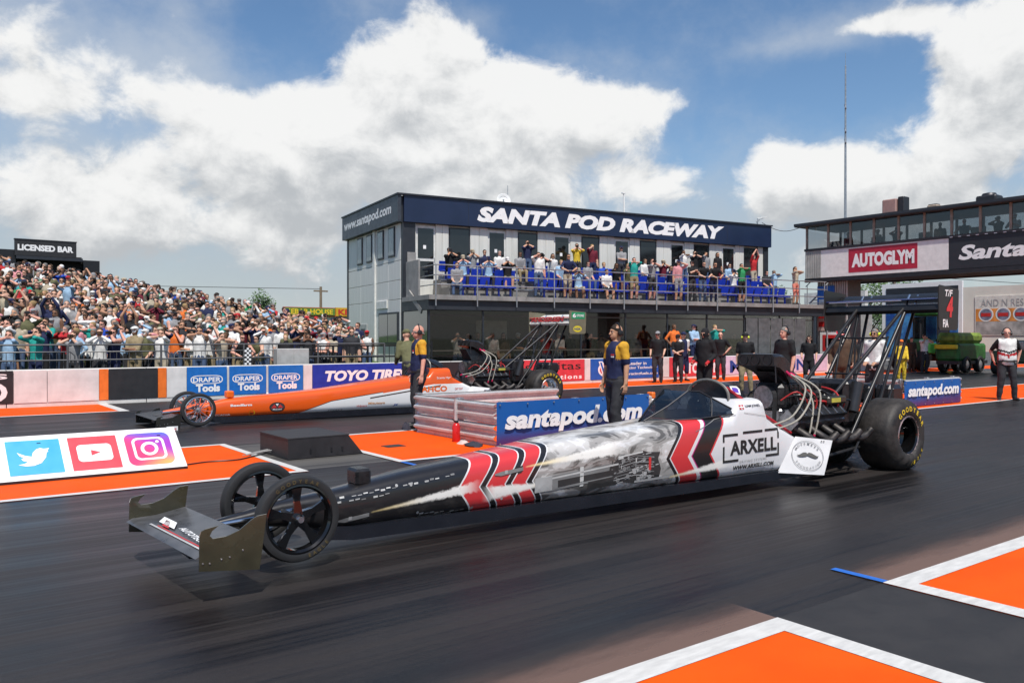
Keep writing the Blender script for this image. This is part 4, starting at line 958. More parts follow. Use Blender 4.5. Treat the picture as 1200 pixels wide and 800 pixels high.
    if near:
        def wtop(x, y, l=.012): return Vector((x-(y-5.05)*.08, y, .305+wz+(x-1.46)/.36*.042+l))
        for poly, m in (([(1.485,6.1),(1.485,5.12),(1.50,5.12),(1.50,6.1)], M('wing_print_grey', (.45,.45,.45), .5)),([(1.505,6.0),(1.505,5.12),(1.515,5.12),(1.515,6.0)], print_red),([(1.53,5.98),(1.53,5.85),(1.60,6.02),(1.60,6.1)], print_red),([(1.55,6.1),(1.55,5.8),(1.62,5.95),(1.62,6.2)], print_white)):
            mb = MB(); mb.add([wtop(x, y, .004+.002*i) for i, (x, y) in zip([0]*4, poly)], [(0,1,2,3)]); mb.obj('wing_decal', m, wing)
        text('AUTOTECH', wtop(1.56,5.75), -Y_, X_, .5, .045, print_white, wing, lift=.002)
    else:
        MB().box((1.60,YC-.765,-.02),(1.78,YC-.762,.07)).obj('endplate_label', print_white, wing); text('Summit', (1.61,YC-.766,.0), X_, Z_, .15, .05, print_red, wing, shear=.2, lift=.002)
    for s in (-1, 1):
        MB().tube([(1.70,YC+s*.05,.31+wz),(2.0,YC+s*.08,.33+wz),(2.3,YC+s*.10,.36)], .014, 8).obj('wing_strut', chrome, car, smooth=True)
    MB().bbox((1.55,YC-.15,.13+wz),(1.75,YC+.05,.27+wz),.01).obj('ballast_box', dk, car)
    # ---- front wheels
    cz = .30+lf; rimm = M('rim_black', (.012,.012,.013), .15, .6, coat=.8) if near else chrome
    for s in (-1, 1):
        y = YC+s*.36; c = Vector((2.22, y, cz))
        ty = MB().lathe(c, Y_, [(-.045,.235),(-.055,.262),(-.048,.288),(-.025,.299),(0,.302),(.025,.299),(.048,.288),(.055,.262),(.045,.235)], 48).obj('front_tyre', rubber, car, smooth=True)
        r_ = MB().lathe(c, Y_, [(-.05,.240),(-.052,.228),(-.035,.214),(.035,.214),(.052,.228),(.05,.240)], 48).obj('rim', rimm, ty, smooth=True, sharp=30)
        hub = MB().lathe(c, Y_, [(-.07,.001),(-.07,.022),(-.05,.034),(.05,.034),(.07,.022),(.07,.001)], 20, True).obj('hub', chrome if near else alu, ty, smooth=True, sharp=30)
        ns = 5 if near else 12
        for k in range(ns):
            a = 2*math.pi*k/ns+.35; d = Vector((math.cos(a),0,math.sin(a))); q = Vector((-math.sin(a),0,math.cos(a)))
            w0, w1 = (.034,.020) if near else (.009,.007)
            sp0 = MB(); sp0.loft([[c+d*rr+q*ww*i+Y_*tt*j for i, j in ((-1,-1),(1,-1),(1,1),(-1,1))] for rr, ww, tt in ((.025,w0,.016),(.12,w1,.012),(.216,w0*1.1,.014))]); sp0.obj('spoke', rimm, ty)
        MB().cyl((2.22,YC,cz),(2.22,y,cz), .02, n=10).obj('axle', darksteel, car, smooth=True)
        MB().tube([(2.22,y-s*.05,cz+.02),(2.45,YC+s*.13,cz+.02)], .011, 6).obj('radius_rod', chrome, car, smooth=True)
        if near and s < 0:
            ym = M('tyre_gold_letter', (.11,.08,.03), .6)
            arc_text('GOODYEAR', c-Y_*.0535, X_, Z_, .262, 128, -9.5, .026, ym, ty, lift=.004); arc_text('EAGLE', c-Y_*.0535, X_, Z_, .262, -75, 8, .026, ym, ty, lift=.004, inv=True)
    # ---- windscreen and cockpit
    gls = G('smoked_screen', (.30,.33,.36), .07, .04); wsr = []
    def gring(x, wb, zb, wt, zt): return [(x,YC-wb,zb),(x,YC-wt,zt),(x,YC+wt,zt),(x,YC+wb,zb)]
    rg = [gring(5.95,.04,.765,.03,.775), gring(6.20,.20,.78,.12,.915), gring(6.44,.31,.79,.17,1.06), gring(6.58,.345,.80,.20,1.05), gring(6.92,.385,.82,.355,.86)]
    if not near: rg = [gring(6.50,.10,.79,.06,.80), gring(6.58,.18,.80,.12,.87), gring(6.68,.25,.80,.17,.95), gring(6.78,.29,.81,.20,1.0), gring(6.92,.32,.82,.24,1.02)]; 
    gx = [r_[0][0] for r_ in rg]
    ws = MB(); ws.loft(rg, closed=False, caps=False); wso = ws.obj('windscreen', gls, car, smooth=True, sharp=38)
    for s in (-1, 1):
        MB().tube([(x, YC+s*(abs(r[1][1]-YC)), r[1][2]+.004) for x, r in zip(gx, rg)], .008, 6).obj('screen_edge', darksteel, wso)
        MB().tube([(x, YC+s*(abs(r[0][1]-YC)), r[0][2]+.004) for x, r in zip(gx, rg)], .007, 6).obj('screen_edge', darksteel, wso)
        MB().tube([(6.60,YC+s*.345,.81),(6.66,YC+s*.30,.93),(6.69,YC+s*.26,.985)], .005, 6).obj('screen_edge', darksteel, wso)
    MB().loft([[(x,YC-w_,.70),(x,YC+w_,.70),(x,YC+w_,zz_),(x,YC-w_,zz_)] for x, w_, zz_ in ((6.25,.14,.80),(6.45,.24,.81),(6.94,.33,.835))]).obj('cockpit_tub', black, car) if near else MB().box((6.62,YC-.2,.70),(6.94,YC+.2,.835)).obj('cockpit_tub', black, car)
    hoop = [(6.95,YC-.275,.93)]+[(6.95, YC-.275*math.cos(a), .99+.165*math.sin(a)) for a in [math.pi*k/14 for k in range(15)]]+[(6.95,YC+.275,.93)]
    MB().tube(hoop, .016, 8).obj('roll_hoop', M('hoop_alloy', (.22,.21,.19), .45, .4), car, smooth=True)
    dome = MB(); dome.loft([[(x, YC-wy*math.cos(a), .955+hz*math.sin(a)) for a in [math.pi*k/12 for k in range(13)]] for x, wy, hz in ((6.96,.27,.185),(7.05,.268,.19),(7.20,.25,.165),(7.32,.21,.10),(7.39,.16,.02))], True, True)
    dm = dome.obj('head_fairing', M('fairing_black', (.014,.016,.022), .3), car, smooth=True, sharp=50)
    if near:
        flat_ = lambda poly, l, m, nm: MB().add([Vector((x, YC-.268+l-(z-.98)*-.55, z)) for x, z in poly], [tuple(range(len(poly)))]).obj(nm, m, dm)
        flat_([(7.03,1.03),(7.15,1.0),(7.17,1.06),(7.14,1.09),(7.03,1.095)], -.018, print_white, 'fairing_badge'); flat_([(7.05,1.04),(7.13,1.02),(7.14,1.06),(7.12,1.075),(7.05,1.08)], -.022, M('badge_violet', (.12,.06,.45), .5), 'badge_field')
    # cage behind the driver
    for s in (-1, 1):
        MB().tube([(6.96,YC+s*.24,1.08),(7.45,YC+s*.30,.80),(7.95,YC+s*.33,.55)], .016, 8).obj('frame_tube', M('tube_red', (.45,.02,.03), .35) if near else darksteel, car, smooth=True)
        MB().tube([(7.3,YC+s*.36,.24),(8.4,YC+s*.34,.22),(9.7,YC+s*.24,.28)], .02, 8).obj('frame_tube', darksteel, car, smooth=True)
        MB().tube([(7.4,YC+s*.34,.60),(8.4,YC+s*.33,.42),(9.7,YC+s*.22,.55)], .018, 8).obj('frame_tube', darksteel, car, smooth=True)
        for x in (8.05, 8.6, 9.2): MB().tube([(x,YC+s*.34,.23),(x+.2,YC+s*.33,.46)], .014, 6).obj('frame_tube', darksteel, car)
    # ---- engine
    if near: hz0, hx = 1.27, 7.76
    else: hz0, hx = 1.40, 7.95
    en = MB().bbox((7.92,YC-.20,.30),(8.95,YC+.20,.62),.03).obj('engine_block', eng, car)
    for s in (-1, 1):
        hd = MB(); hd.obox((8.43,YC+s*.27,.66),(1,0,0),(0,s*.707,-.707),(0,s*.707,.707),.46,.10,.10); hd.obj('cylinder_head', engs, en)
        vc = MB(); vc.obox((8.43,YC+s*.36,.76),(1,0,0),(0,s*.707,-.707),(0,s*.707,.707),.44,.085,.05); vco = vc.obj('valve_cover', eng, en)
        for k in range(6): MB().obox((8.06+.15*k,YC+s*.395,.795),(1,0,0),(0,s*.707,-.707),(0,s*.707,.707),.012,.08,.012).obj('cover_rib', engs, vco)
        for k in range(4):   # spark leads, injector lines
            x = 8.12+.22*k
            MB().tube(qbez((x,YC+s*.38,.80),(x+.03,YC+s*.46,1.0),(x+.05,YC+s*.12,1.02), 8), .010, 6).obj('plug_lead', M('lead_red', (.40,.02,.02), .5) if k % 2 else dk, en, smooth=True)
            MB().cyl((x+.08,YC+s*.30,.74),(x+.10,YC+s*.22,.92), .012, n=6).obj('injector_line', chrome, en)
        for k in range(4):   # zoomie headers
            x = 8.02+.235*k
            pts = spline([(x,YC+s*.34,.60),(x+.03,YC+s*.47,.52),(x+.14,YC+s*.54,.45),(x+.30,YC+s*.57,.46),(x+.42,YC+s*.585,.53)], 5)
            MB().tube(pts, .042, 12, caps=False).obj('exhaust_header', M('header_burnt', (.055,.05,.048), .5, .7, var=.5, vs=9), en, smooth=True)
    MB().bbox((8.0,YC-.17,.62),(8.86,YC+.17,.80),.03).obj('intake_manifold', engs, en)
    bl = MB().bbox((7.98,YC-.19,.80),(8.80,YC+.19,1.09),.05).obj('supercharger', eng, car)
    for k in range(9): MB().box((8.04+.085*k,YC-.20,.82),(8.06+.085*k,YC+.20,1.07)).obj('fin', eng, bl)
    MB().lathe((7.90,YC,.93), X_, [(0,.02),(0,.13),(.07,.13),(.07,.02)], 24, True).obj('blower_pulley', engs, bl, smooth=True, sharp=30); MB().lathe((7.88,YC,.45), X_, [(0,.02),(0,.11),(.07,.11),(.07,.02)], 24, True).obj('crank_pulley', engs, bl, smooth=True, sharp=30)
    belt = MB(); pts = [(7.935,YC+.14*math.cos(a),.93+.14*math.sin(a)) for a in [math.pi*k/10 for k in range(11)]]+[(7.935,YC-.12*math.cos(a),.45-.12*math.sin(a)) for a in [math.pi*k/10 for k in range(11)]]
    n = len(pts); belt.loft([[(p[0]-.035,p[1],p[2]),(p[0]+.035,p[1],p[2]),(p[0]+.035,YC+(p[1]-YC)*.93,p[2]+(-.008 if p[2] > .7 else .008)),(p[0]-.035,YC+(p[1]-YC)*.93,p[2]+(-.008 if p[2] > .7 else .008))] for p in pts+pts[:1]], True, False); belt.obj('drive_belt', rubber, bl)
    # injector hat
    hat = MB(); zz = hz0
    hat.loft([[(x, YC-wy, z0), (x, YC+wy, z0), (x, YC+wy, z1-.03), (x, YC+wy-.03, z1), (x, YC-wy+.03, z1), (x, YC-wy, z1-.03)] for x, wy, z0, z1 in ((hx,.25,zz+.02,zz+.15),(hx+.10,.25,zz+.0,zz+.155),(hx+.24,.22,zz-.06,zz+.14),(hx+.40,.17,zz-.19,zz+.08),(hx+.50,.12,zz-.19,zz-.05))])
    ho = hat.obj('injector_hat', dk, car, smooth=True, sharp=30)
    MB().loft([[(x, YC-wy, z), (x+wx, YC-wy, z), (x+wx, YC+wy, z), (x, YC+wy, z)] for z, x, wx, wy in ((1.09,8.06,.50,.16),(zz-.05,7.92,.34,.13))]).obj('hat_pedestal', dk, ho)
    for k in (-1, 0, 1): MB().lathe((hx-.002,YC+.16*k,zz+.085), (-1,0,0), [(.0,.058),(.010,.061),(.010,.052),(-.03,.05)], 18).obj('intake_ring', darksteel, ho, smooth=True); 
    for k in (-1, 0, 1): MB().lathe((hx-.006,YC+.16*k,zz+.085), (-1,0,0), [(0,.052),(.001,.001)], 18).obj('butterfly', black, ho)
    MB().tube([(hx+.02,YC-.25,zz+.03),(hx+.02,YC-.26,zz-.16),(hx+.05,YC-.25,zz-.17)], .008, 6).obj('throttle_lever', darksteel, ho)
    hose = M('braided_hose', (.36,.34,.29), .5, .2, bump=.6, bs=200); fit = M('fitting_red', (.62,.02,.10), .3, .4)
    hs = [[(hx+.30,YC-.21,zz-.06),(hx+.36,YC-.40,zz-.22),(hx+.10,YC-.42,zz-.52),(hx-.30,YC-.36,zz-.62)],[(hx+.34,YC-.20,zz-.08),(hx+.44,YC-.42,zz-.26),(hx+.18,YC-.45,zz-.55),(hx-.18,YC-.38,zz-.66)],
          [(hx+.37,YC-.20,zz-.09),(hx+.48,YC-.40,zz-.35),(hx+.40,YC-.45,zz-.62),(hx+.36,YC-.43,zz-.80)],[(hx+.41,YC-.19,zz-.08),(hx+.58,YC-.42,zz-.25),(hx+.52,YC-.46,zz-.55),(hx+.46,YC-.44,zz-.78)]]
    for q in hs:
        MB().tube(spline(q, 6), .0105, 8).obj('fuel_hose', hose, car, smooth=True)
        d = (Vector(q[1])-Vector(q[0])).normalized(); MB().cyl(Vector(q[0])-d*.02, Vector(q[0])+d*.04, .016, n=8).obj('hose_fitting', fit, car)
        d = (Vector(q[-2])-Vector(q[-1])).normalized(); MB().cyl(Vector(q[-1])-d*.01, Vector(q[-1])+d*.035, .015, n=8).obj('hose_fitting', fit, car)
    for k in range(8):
        a = random.Random(k+3); x = 7.95+.12*k
        MB().tube(spline([(x,YC-.2,.9+.03*(k % 3)),(x+.1,YC-.34,1.0-.04*(k % 4)),(x+.25,YC-.38,.86),(x+.3,YC-.3,.70)], 5), .009+.004*(k % 2), 6).obj('wiring', dk if k % 3 else M('lead_red'), car, smooth=True)
    MB().bbox((8.55,YC-.42,.84),(8.92,YC-.20,.93),.02).obj('magneto_box', M('box_black_yellow', (.03,.03,.025), .35), car); MB().box((8.60,YC-.425,.86),(8.78,YC-.42,.91)).obj('box_label', M('label_yellow', (.45,.42,.06), .5), car)
    # tall black tank ahead of the slicks, bellhousing, rear end
    MB().bbox((9.10,YC-.30,.55),(9.42,YC+.25,1.10),.05).obj('clutch_shield', dk, car); MB().cyl((9.18,YC-.33,.72),(9.30,YC-.33,1.06), .07, n=14).obj('tank', M('tank_black', (.02,.02,.022), .3), car, smooth=True)
    MB().cyl((8.95,YC,.45),(9.55,YC,.45), .22, n=20).obj('bellhousing', eng, car, smooth=True); MB().bbox((9.6,YC-.16,.25),(10.1,YC+.16,.62),.06).obj('rear_axle_housing', eng, car)
    # ---- slicks
    rz_ = .415; 
    for s in (-1, 1):
        c = Vector((9.86, YC+s*.43, rz_)); hw = .23
        mb = MB(); prof = [(-hw*.80,.205),(-hw*.99,.235),(-hw*1.06,.30),(-hw*1.03,.365),(-hw*.90,.415),(-hw*.72,.438),(-hw*.3,.443),(0,.444),(hw*.3,.443),(hw*.72,.438),(hw*.90,.415),(hw*1.03,.365),(hw*1.06,.30),(hw*.99,.235),(hw*.80,.205)]
        mb.lathe(c, Y_, prof, 72)
        for i, v in enumerate(mb.v):
            v = Vector(v); d = v-c; rr = math.hypot(d.x, d.z); a = math.atan2(d.z, d.x)
            # launch squat: flattened contact patch and wrinkles in the lower sidewall
            low = max(0, -math.sin(a)); side = max(0., min(1, (.43-rr)/.12))*(1 if rr > .225 else 0)
            wr = .016*math.sin(a*17+rr*30)*low*low*side
            y = v.y+math.copysign(1, d.y)*(.03*low*side)+math.copysign(1, d.y)*wr
            mb.v[i] = (v.x, y, max(v.z, .002+.0005*abs(d.y)))
        sm = M('slick_rubber', (.026,.022,.020), .6, var=.45, vs=6, bump=.3, bs=40)
        ty = mb.obj('rear_tyre', sm, car, smooth=True, sharp=60)
        o = s*1
        MB().lathe(c, Y_*s, [(hw*.98,.238),(hw*1.0,.220),(hw*.93,.205),(hw*.55,.195),(hw*.30,.190),(hw*.2,.15),(hw*.18,.06),(hw*.35,.05),(hw*.36,.001)], 40).obj('rim', M('rim_deep_black', (.02,.02,.022), .12, .8, coat=.6) if near else chrome, ty, smooth=True, sharp=25)
        MB().lathe(c, Y_*s, [(hw*.985,.244),(hw*1.03,.232),(hw*.985,.222)], 40).obj('bead_ring', M('bead_alloy', (.42,.30,.28), .3, .8), ty, smooth=True)
        for k in range(16):
            a = 2*math.pi*k/16; p = c+Vector((math.cos(a)*.231, s*hw*1.02, math.sin(a)*.231)); MB().lathe(p, Y_*s, [(0,.006),(.006,.005)], 6, True).obj('bead_bolt', alu, ty)
        MB().cyl((9.86,YC,rz_),c, .05, n=12).obj('axle', darksteel, car)
        if s < 0:
            yl_ = M('tyre_yellow_letter', (.72,.50,.02), .55, var=.2, vs=20); ff = c-Y_*(hw*1.075); tb_ = BVHTree.FromPolygons([Vector(v) for v in mb.v], mb.f)
            def onty(p):
                h = tb_.ray_cast(Vector((p[0], p[1]-1, p[2])), Y_); return h[0]-Y_*.004 if h[0] is not None else Vector(p)
            arc_text('GOODYEAR', ff, X_, Z_, .325, 132, -15.5, .062, yl_, ty, lift=.004, bold=.03, proj=onty); arc_text('EAGLE', ff-Y_*.03, X_, Z_, .33, -88, 13, .05, yl_, ty, lift=.006, inv=True, bold=.03, proj=onty)
    # ---- rear wing
    zt = 2.24; 
    wm = M('wing_black', (.014,.014,.015), .28, var=.2) if near else M('wing_white', (.62,.60,.55), .35)
    def el(x0, x1, z0, z1, th, m, nm, par):
        pr = [(x0,z0),(x0+.03,z0+th*.8),(x0+(x1-x0)*.4,z0+(z1-z0)*.4+th*.6),(x1,z1+.004),(x1,z1-.004),(x0+(x1-x0)*.4,z0+(z1-z0)*.4-th*.6),(x0+.03,z0-th*.5)]
        return MB().loft([[(x, y, z) for x, z in pr] for y in (YC-.77, YC+.77)]).obj(nm, m, par, smooth=True, sharp=35)
    rw = el(10.34,10.74,1.955,2.035,.085,wm,'rear_wing',car); 
    el(10.62,10.80,2.09,2.18,.022,wm,'wing_flap',rw); el(10.34,10.50,2.09,2.105,.014,M('slat_blue', (.02,.03,.12), .3) if near else print_red,'wing_slat',rw)
    if near: MB().box((10.345,YC-.3,2.075),(10.36,YC+.72,2.09)).obj('slat_strip', print_white, rw)
    epm = M('endplate_dark', (.02,.018,.017), .35) if near else M('endplate_olive', (.16,.15,.10), .35)
    for s in (-1, 1):
        y = YC+s*.775
        P_ = [(10.34,1.735),(10.36,1.70),(10.80,1.70),(10.83,1.73),(10.85,2.20),(10.83,2.225),(10.36,2.26),(10.335,2.24)]
        e_ = MB().prism(P_, (0,y,0), X_, Z_, (0,s*.014,0)).obj('wing_endplate', epm, rw)
        if s < 0:
            if near:
                yy = y-.0145
                text('4', (10.52,yy,1.86), X_, Z_, .17, .26, M('number_red', (.60,.04,.04), .5), e_, bold=.04, shear=.15); text('T/F', (10.48,yy,2.12), X_, Z_, .20, .085, print_white, e_, bold=.02, shear=.2); text('FIA', (10.43,yy,1.735), X_, Z_, .14, .10, print_white, e_, bold=.03)
            else:
                yy = y-.0145
                MB().box((10.40,yy-.002,2.06),(10.80,yy,2.22)).obj('sponsor_patch', M('patch_green', (.01,.28,.12), .4), e_); text('6', (10.43,yy-.003,2.09), X_, Z_, .10,.10, print_white, e_, bold=.04); text('STONE', (10.55,yy-.003,2.11), X_, Z_, .22,.06, print_white, e_)
                MB().add([(10.58+.13*math.cos(a),yy-.002,1.82+.075*math.sin(a)) for a in [2*math.pi*k/20 for k in range(20)]], [tuple(range(20))]).obj('sponsor_patch', M('patch_yellow', (.70,.60,.03), .4), e_); text('NGK', (10.48,yy-.003,1.79), X_, Z_, .2,.06, print_navy, e_)
    if not near: text('ANDERSEN', (10.352,YC+.72,2.0), -Y_, Vector((.1,0,1)), 1.3, .12, print_red, rw, bold=.05, lift=.012, shear=.2)
    sb = M('strut_black', (.03,.03,.032), .35, .5)
    for s in (-1, 1):
        y = YC+s*.24; y2 = YC+s*.32
        for p, q, r_ in (((8.75,y,.80),(10.36,y2,1.97),.024),((9.15,y2,.42),(10.40,y2+s*.02,1.97),.024),((9.82,y,.55),(10.42,y2,1.97),.02),((10.02,y,.55),(10.66,y2,2.0),.020),((9.6,y,.60),(10.0,y2,1.62),.014),((10.1,y,.5),(10.38,y2,1.95),.012)):
            MB().cyl(p, q, r_, n=10).obj('wing_strut', sb, rw, smooth=True)
        for x in (10.45, 10.66): MB().tube([(x,y2,2.0),(x+.03,y2,2.10),(x+.08,y2,2.16)], .013, 6).obj('flap_bracket', chrome, rw)
    MB().cyl((9.6,YC-.3,1.15),(9.6,YC+.3,1.15), .012, n=8).obj('cross_tube', sb, rw); MB().cyl((10.0,YC-.32,1.6),(10.0,YC+.32,1.6), .012, n=8).obj('cross_tube', sb, rw)
    # parachute packs
    for s in (-1, 1): MB().bbox((10.15,YC+s*.16-.13,.75),(10.45,YC+s*.16+.13,1.0),.05).obj('parachute_pack', dk, car)
    # ---- flared panels ahead of the slicks
    for s in (-1, 1):
        p = [(7.58,.42,.155),(7.955,.74,.135),(8.15,.73,.505),(7.88,.435,.525)]
        v = [Vector((a, YC+s*b_, c_)) for a, b_, c_ in p]; nn = (v[1]-v[0]).cross(v[3]-v[0]).normalized(); v[2] = v[2]-nn*(v[2]-v[0]).dot(nn)
        po_ = MB().add(v+[q+nn*.01*s for q in v], [(0,1,2,3),(7,6,5,4),(0,4,5,1),(1,5,6,2),(2,6,7,3),(3,7,4,0)]).obj('tyre_deflector', M('deflector_white', (.52,.52,.535), .35, var=.05), car)
        if near and s < 0:
            u = (v[1]-v[0]).normalized(); w_ = nn.cross(u); 
            if w_.z < 0: w_ = -w_
            cc = (v[0]+v[1]+v[2]+v[3])/4; n_ = u.cross(w_)
            rg_ = MB(); N = 40; gr2 = M('emblem_grey', (.10,.10,.11), .5); rg_.add([cc+n_*.014+(u*math.cos(2*math.pi*k/N)+w_*math.sin(2*math.pi*k/N))*r for r in (.168,.163) for k in range(N)], [(k,(k+1)%N,(k+1)%N+N,k+N) for k in range(N)]); rg_.obj('emblem_ring', gr2, po_)
            ms_ = [(-.115,.012),(-.10,.004),(-.08,.012),(-.045,.034),(-.015,.036),(0,.022),(.015,.036),(.045,.030),(.08,.008),(.10,-.002),(.118,.002),(.105,-.018),(.08,-.026),(.045,-.016),(.015,-.004),(0,.004),(-.015,-.006),(-.045,-.012),(-.08,-.014),(-.105,-.006)]
            MB().add([cc+u*a+w_*b_+n_*.014 for a, b_ in ms_], [tuple(range(len(ms_)))]).obj('moustache', print_black, po_)
            arc_text('MOVEMBER', cc+n_*.01, u, w_, .138, 146, -16, .024, gr2, po_, bold=.015); arc_text('FOUNDATION', cc+n_*.01, u, w_, .138, -150, 13.5, .022, gr2, po_, inv=True, bold=.015)
            for a in (.155,.18): MB().add([cc+u*(a+i)+w_*(.165+j)+n_*.014 for i, j in ((0,0),(.015,0),(.015,.012),(0,.012))], [(0,1,2,3)]).obj('emblem_mark', print_black, po_)
    # ---- lettering on the body
    if near:
        kb_ = print_black
        stext('ARXELL', 6.80, .405, .76, .145, kb_, bold=.035, spacing=1.05)
        for a, b_, c_, d in ((6.69,.35,.715,.50),(6.69,.545,.715,.625),(6.69,.60,.92,.625),(7.0,.612,.7+.62,.637),(7.36,.615,7.60,.640),(7.575,.53,7.60,.64),(7.575,.36,7.60,.48),(7.38,.345,7.60,.37),(6.69,.335,6.93,.36)):
            c_ = c_ if c_ > 6 else c_+6
            decal([(a,b_),(c_,b_),(c_,d),(a,d)], kb_, 'bracket')
        stext('WWW.ARXELL.COM', 6.85, .248, .66, .045, kb_, bold=.03); stext('DRIVING SYSTEMS', 6.95, .315, .44, .026, M('grey_print', (.25,.25,.25), .5), bold=.0, spacing=1.3)
        stext('LIAM JONES', 7.06, .875, .24, .032, kb_, bold=.01); decal([(6.96,.865),(7.03,.865),(7.03,.91),(6.96,.91)], print_red, 'flag'); decal([(6.96,.882),(7.03,.882),(7.03,.893),(6.96,.893)], print_white, 'flag_cross', .006); decal([(6.989,.865),(7.001,.865),(7.001,.91),(6.989,.91)], print_white, 'flag_cross', .006)
        # cut-away machinery artwork amidships
        gA, gB, gC, gD = [M('art_grey_%d' % i, c_, .4) for i, c_ in enumerate(((.035,.034,.034),(.20,.20,.20),(.36,.36,.36),(.52,.52,.51)))]
        decal([(4.52,.27),(5.25,.33),(5.25,.46),(4.52,.40)], gB, 'artwork', .003); decal([(4.62,.30),(5.25,.35),(5.25,.40),(4.62,.36)], gA, 'artwork'); decal([(4.55,.375),(5.3,.44),(5.3,.455),(4.55,.39)], gD, 'artwork')
        decal([(4.95,.25),(5.28,.255),(5.28,.34),(4.95,.315)], gA, 'artwork'); decal([(4.38,.27),(4.56,.28),(4.56,.40),(4.38,.40)], gC, 'artwork'); decal([(4.86,.28),(4.90,.285),(4.90,.46),(4.86,.455)], gD, 'artwork')
        decal([(5.18,.30),(5.24,.26),(5.36,.275),(5.52,.245),(5.70,.265),(5.80,.25),(5.83,.36),(5.79,.46),(5.82,.52),(5.66,.53),(5.60,.55),(5.46,.52),(5.33,.525),(5.26,.47),(5.20,.44)], gA, 'artwork', .003)
        rr = random.Random(5)
        for k in range(70):
            x = rr.gauss(5.48,.16); z = rr.gauss(.385,.075); a, b_ = rr.uniform(.015,.075), rr.uniform(.004,.016)
            if not (5.2 < x < 5.8 and .25 < z < .54): continue
            if rr.random() < .4: a, b_ = b_, a*.6
            decal([(x,z),(x+a,z+a*.12),(x+a*.96,z+b_+a*.12),(x,z+b_)], rr.choice((gB,gB,gC,gB,gA,gC,gD)), 'artwork', .005+.0004*(k % 5), 1)
        for k in range(7):
            z = .30+.03*k; line([(5.24+.02*k,z),(5.5,z+.03),(5.74,z+.012*(k % 3))], .006, rr.choice((gB,gC,gB)), 'artwork', .006)
        for k in range(14):
            x = rr.uniform(5.25,5.70); z = rr.uniform(.27,.5); decal([(x+.02*math.cos(q)*1.2, z+.02*math.sin(q)) for q in [6.283*i/10 for i in range(10)]], rr.choice((gC,gB)), 'artwork', .006)
        decal([(5.30,.50),(5.60,.53),(5.60,.545),(5.30,.515)], gD, 'artwork'); decal([(5.50,.255),(5.95,.262),(5.95,.285),(5.50,.275)], gC, 'artwork', .006); decal([(5.67,.36),(5.70,.36),(5.70,.48),(5.67,.48)], print_red, 'artwork', .007)
        # rockets
        for x, z, l_ in ((2.62,.235,.25),(3.98,.465,.28)):
            decal([(x,z-.005),(x+.06,z-.014),(x+l_,z+.028-.014),(x+l_,z+.028+.014),(x+.06,z+.02),(x,z+.006)], gB, 'rocket', .006); decal([(x+l_*.8,z-.01),(x+l_*.95,z+.0),(x+l_,z+.06),(x+l_*.82,z+.04)], gA, 'rocket', .005); decal([(x+l_*.35,z),(x+l_*.45,z+.003),(x+l_*.45,z+.03),(x+l_*.35,z+.028)], gC, 'rocket', .007)
        # chain of bare metal marks along the black nose
        for x0, z0, x1, z1 in ((2.55,.40,3.62,.50),(2.52,.37,3.05,.405),(3.3,.215,3.72,.20)):
            n = int((x1-x0)/.045)
            for k in range(n):
                x = x0+(x1-x0)*k/n; z = z0+(z1-z0)*k/n+rr.uniform(-.006,.006); h = rr.choice((.006,.009,.014))
                if rr.random() < .8: decal([(x,z-h/2),(x+.035,z-h/2+.003),(x+.035,z+h/2+.003),(x,z+h/2)], rr.choice((gC,gD,gB)), 'chain_mark', .004, 1)
        for x, z in ((3.10,.46),(3.22,.455),(3.28,.23),(4.05,.26),(3.78,.21)): decal([(x+.012*math.cos(q), z+.012*math.sin(q)) for q in [6.283*i/8 for i in range(8)]], gC, 'fastener', .006, 1)
        line([(2.60,.185),(3.6,.190)], .006, gC)
        # quick-release fasteners, panel seams
        for x in (3.3, 4.4, 5.6, 6.7, 7.5): decal([(x,.20),(x+.016,.20),(x+.016,.216),(x,.216)], alu, 'fastener', .005, 1)
        line([(6.30,.68),(6.62,.78),(6.9,.81)], .005, gB, 'panel_seam', .006); line([(7.02,.83),(7.42,.77)], .004, gB, 'panel_seam', .006); line([(7.42,.77),(7.86,.53)], .006, gC, 'panel_seam', .006)
    else:
        stext('Beedfarm', 2.84, .31, .38, .045, print_white, bold=.03); stext('SCANIA', 2.58, .145, .26, .035, print_white)
        decal([(3.22+.055*math.cos(q), .175+.055*math.sin(q)) for q in [6.283*i/16 for i in range(16)]], M('badge_yellow', (.80,.55,.02), .4), 'badge', .005, 1); stext('fst', 3.19,.155,.06,.03, print_black)
        decal([(3.68+.145*math.cos(q), .265+.095*math.sin(q)) for q in [6.283*i/20 for i in range(20)]], print_black, 'badge', .005, 1); decal([(3.68+.13*math.cos(q), .265+.083*math.sin(q)) for q in [6.283*i/20 for i in range(20)]], M('badge_dark', (.06,.05,.05), .4), 'badge', .007, 1)
        for s in (-1, 1): decal([(3.68+s*.01,.25),(3.68+s*.055,.32),(3.68+s*.11,.25)], print_red, 'badge', .009, 1)
        decal([(3.65,.33),(3.71,.33),(3.68,.285)], print_white, 'badge', .010, 1); stext('McLeod', 3.60,.21,.16,.025, print_white, lift=.01)
        stext('STARKS', 4.66, .13, .30, .035, M('grey_print', (.25,.25,.25), .5), shear=.2); stext('Wipers', 5.24,.18,.22,.05, M('print_rose', (.55,.12,.12), .5), shear=.3); stext('Mitutoyo', 5.48,.22,.36,.06, M('print_tan', (.50,.24,.10), .5), bold=.03); stext('JX', 6.02,.17,.12,.05, print_navy, bold=.05, shear=.3)
        stext('AHCO', 6.65, .44, .62, .12, M('print_orange', (.82,.14,.012), .4), bold=.035); stext('Scania Hyr', 7.02, .70, .34, .06, print_white, bold=.01); stext('CAT CAT', 7.46,.46,.20,.045, print_red, bold=.02)
    return car
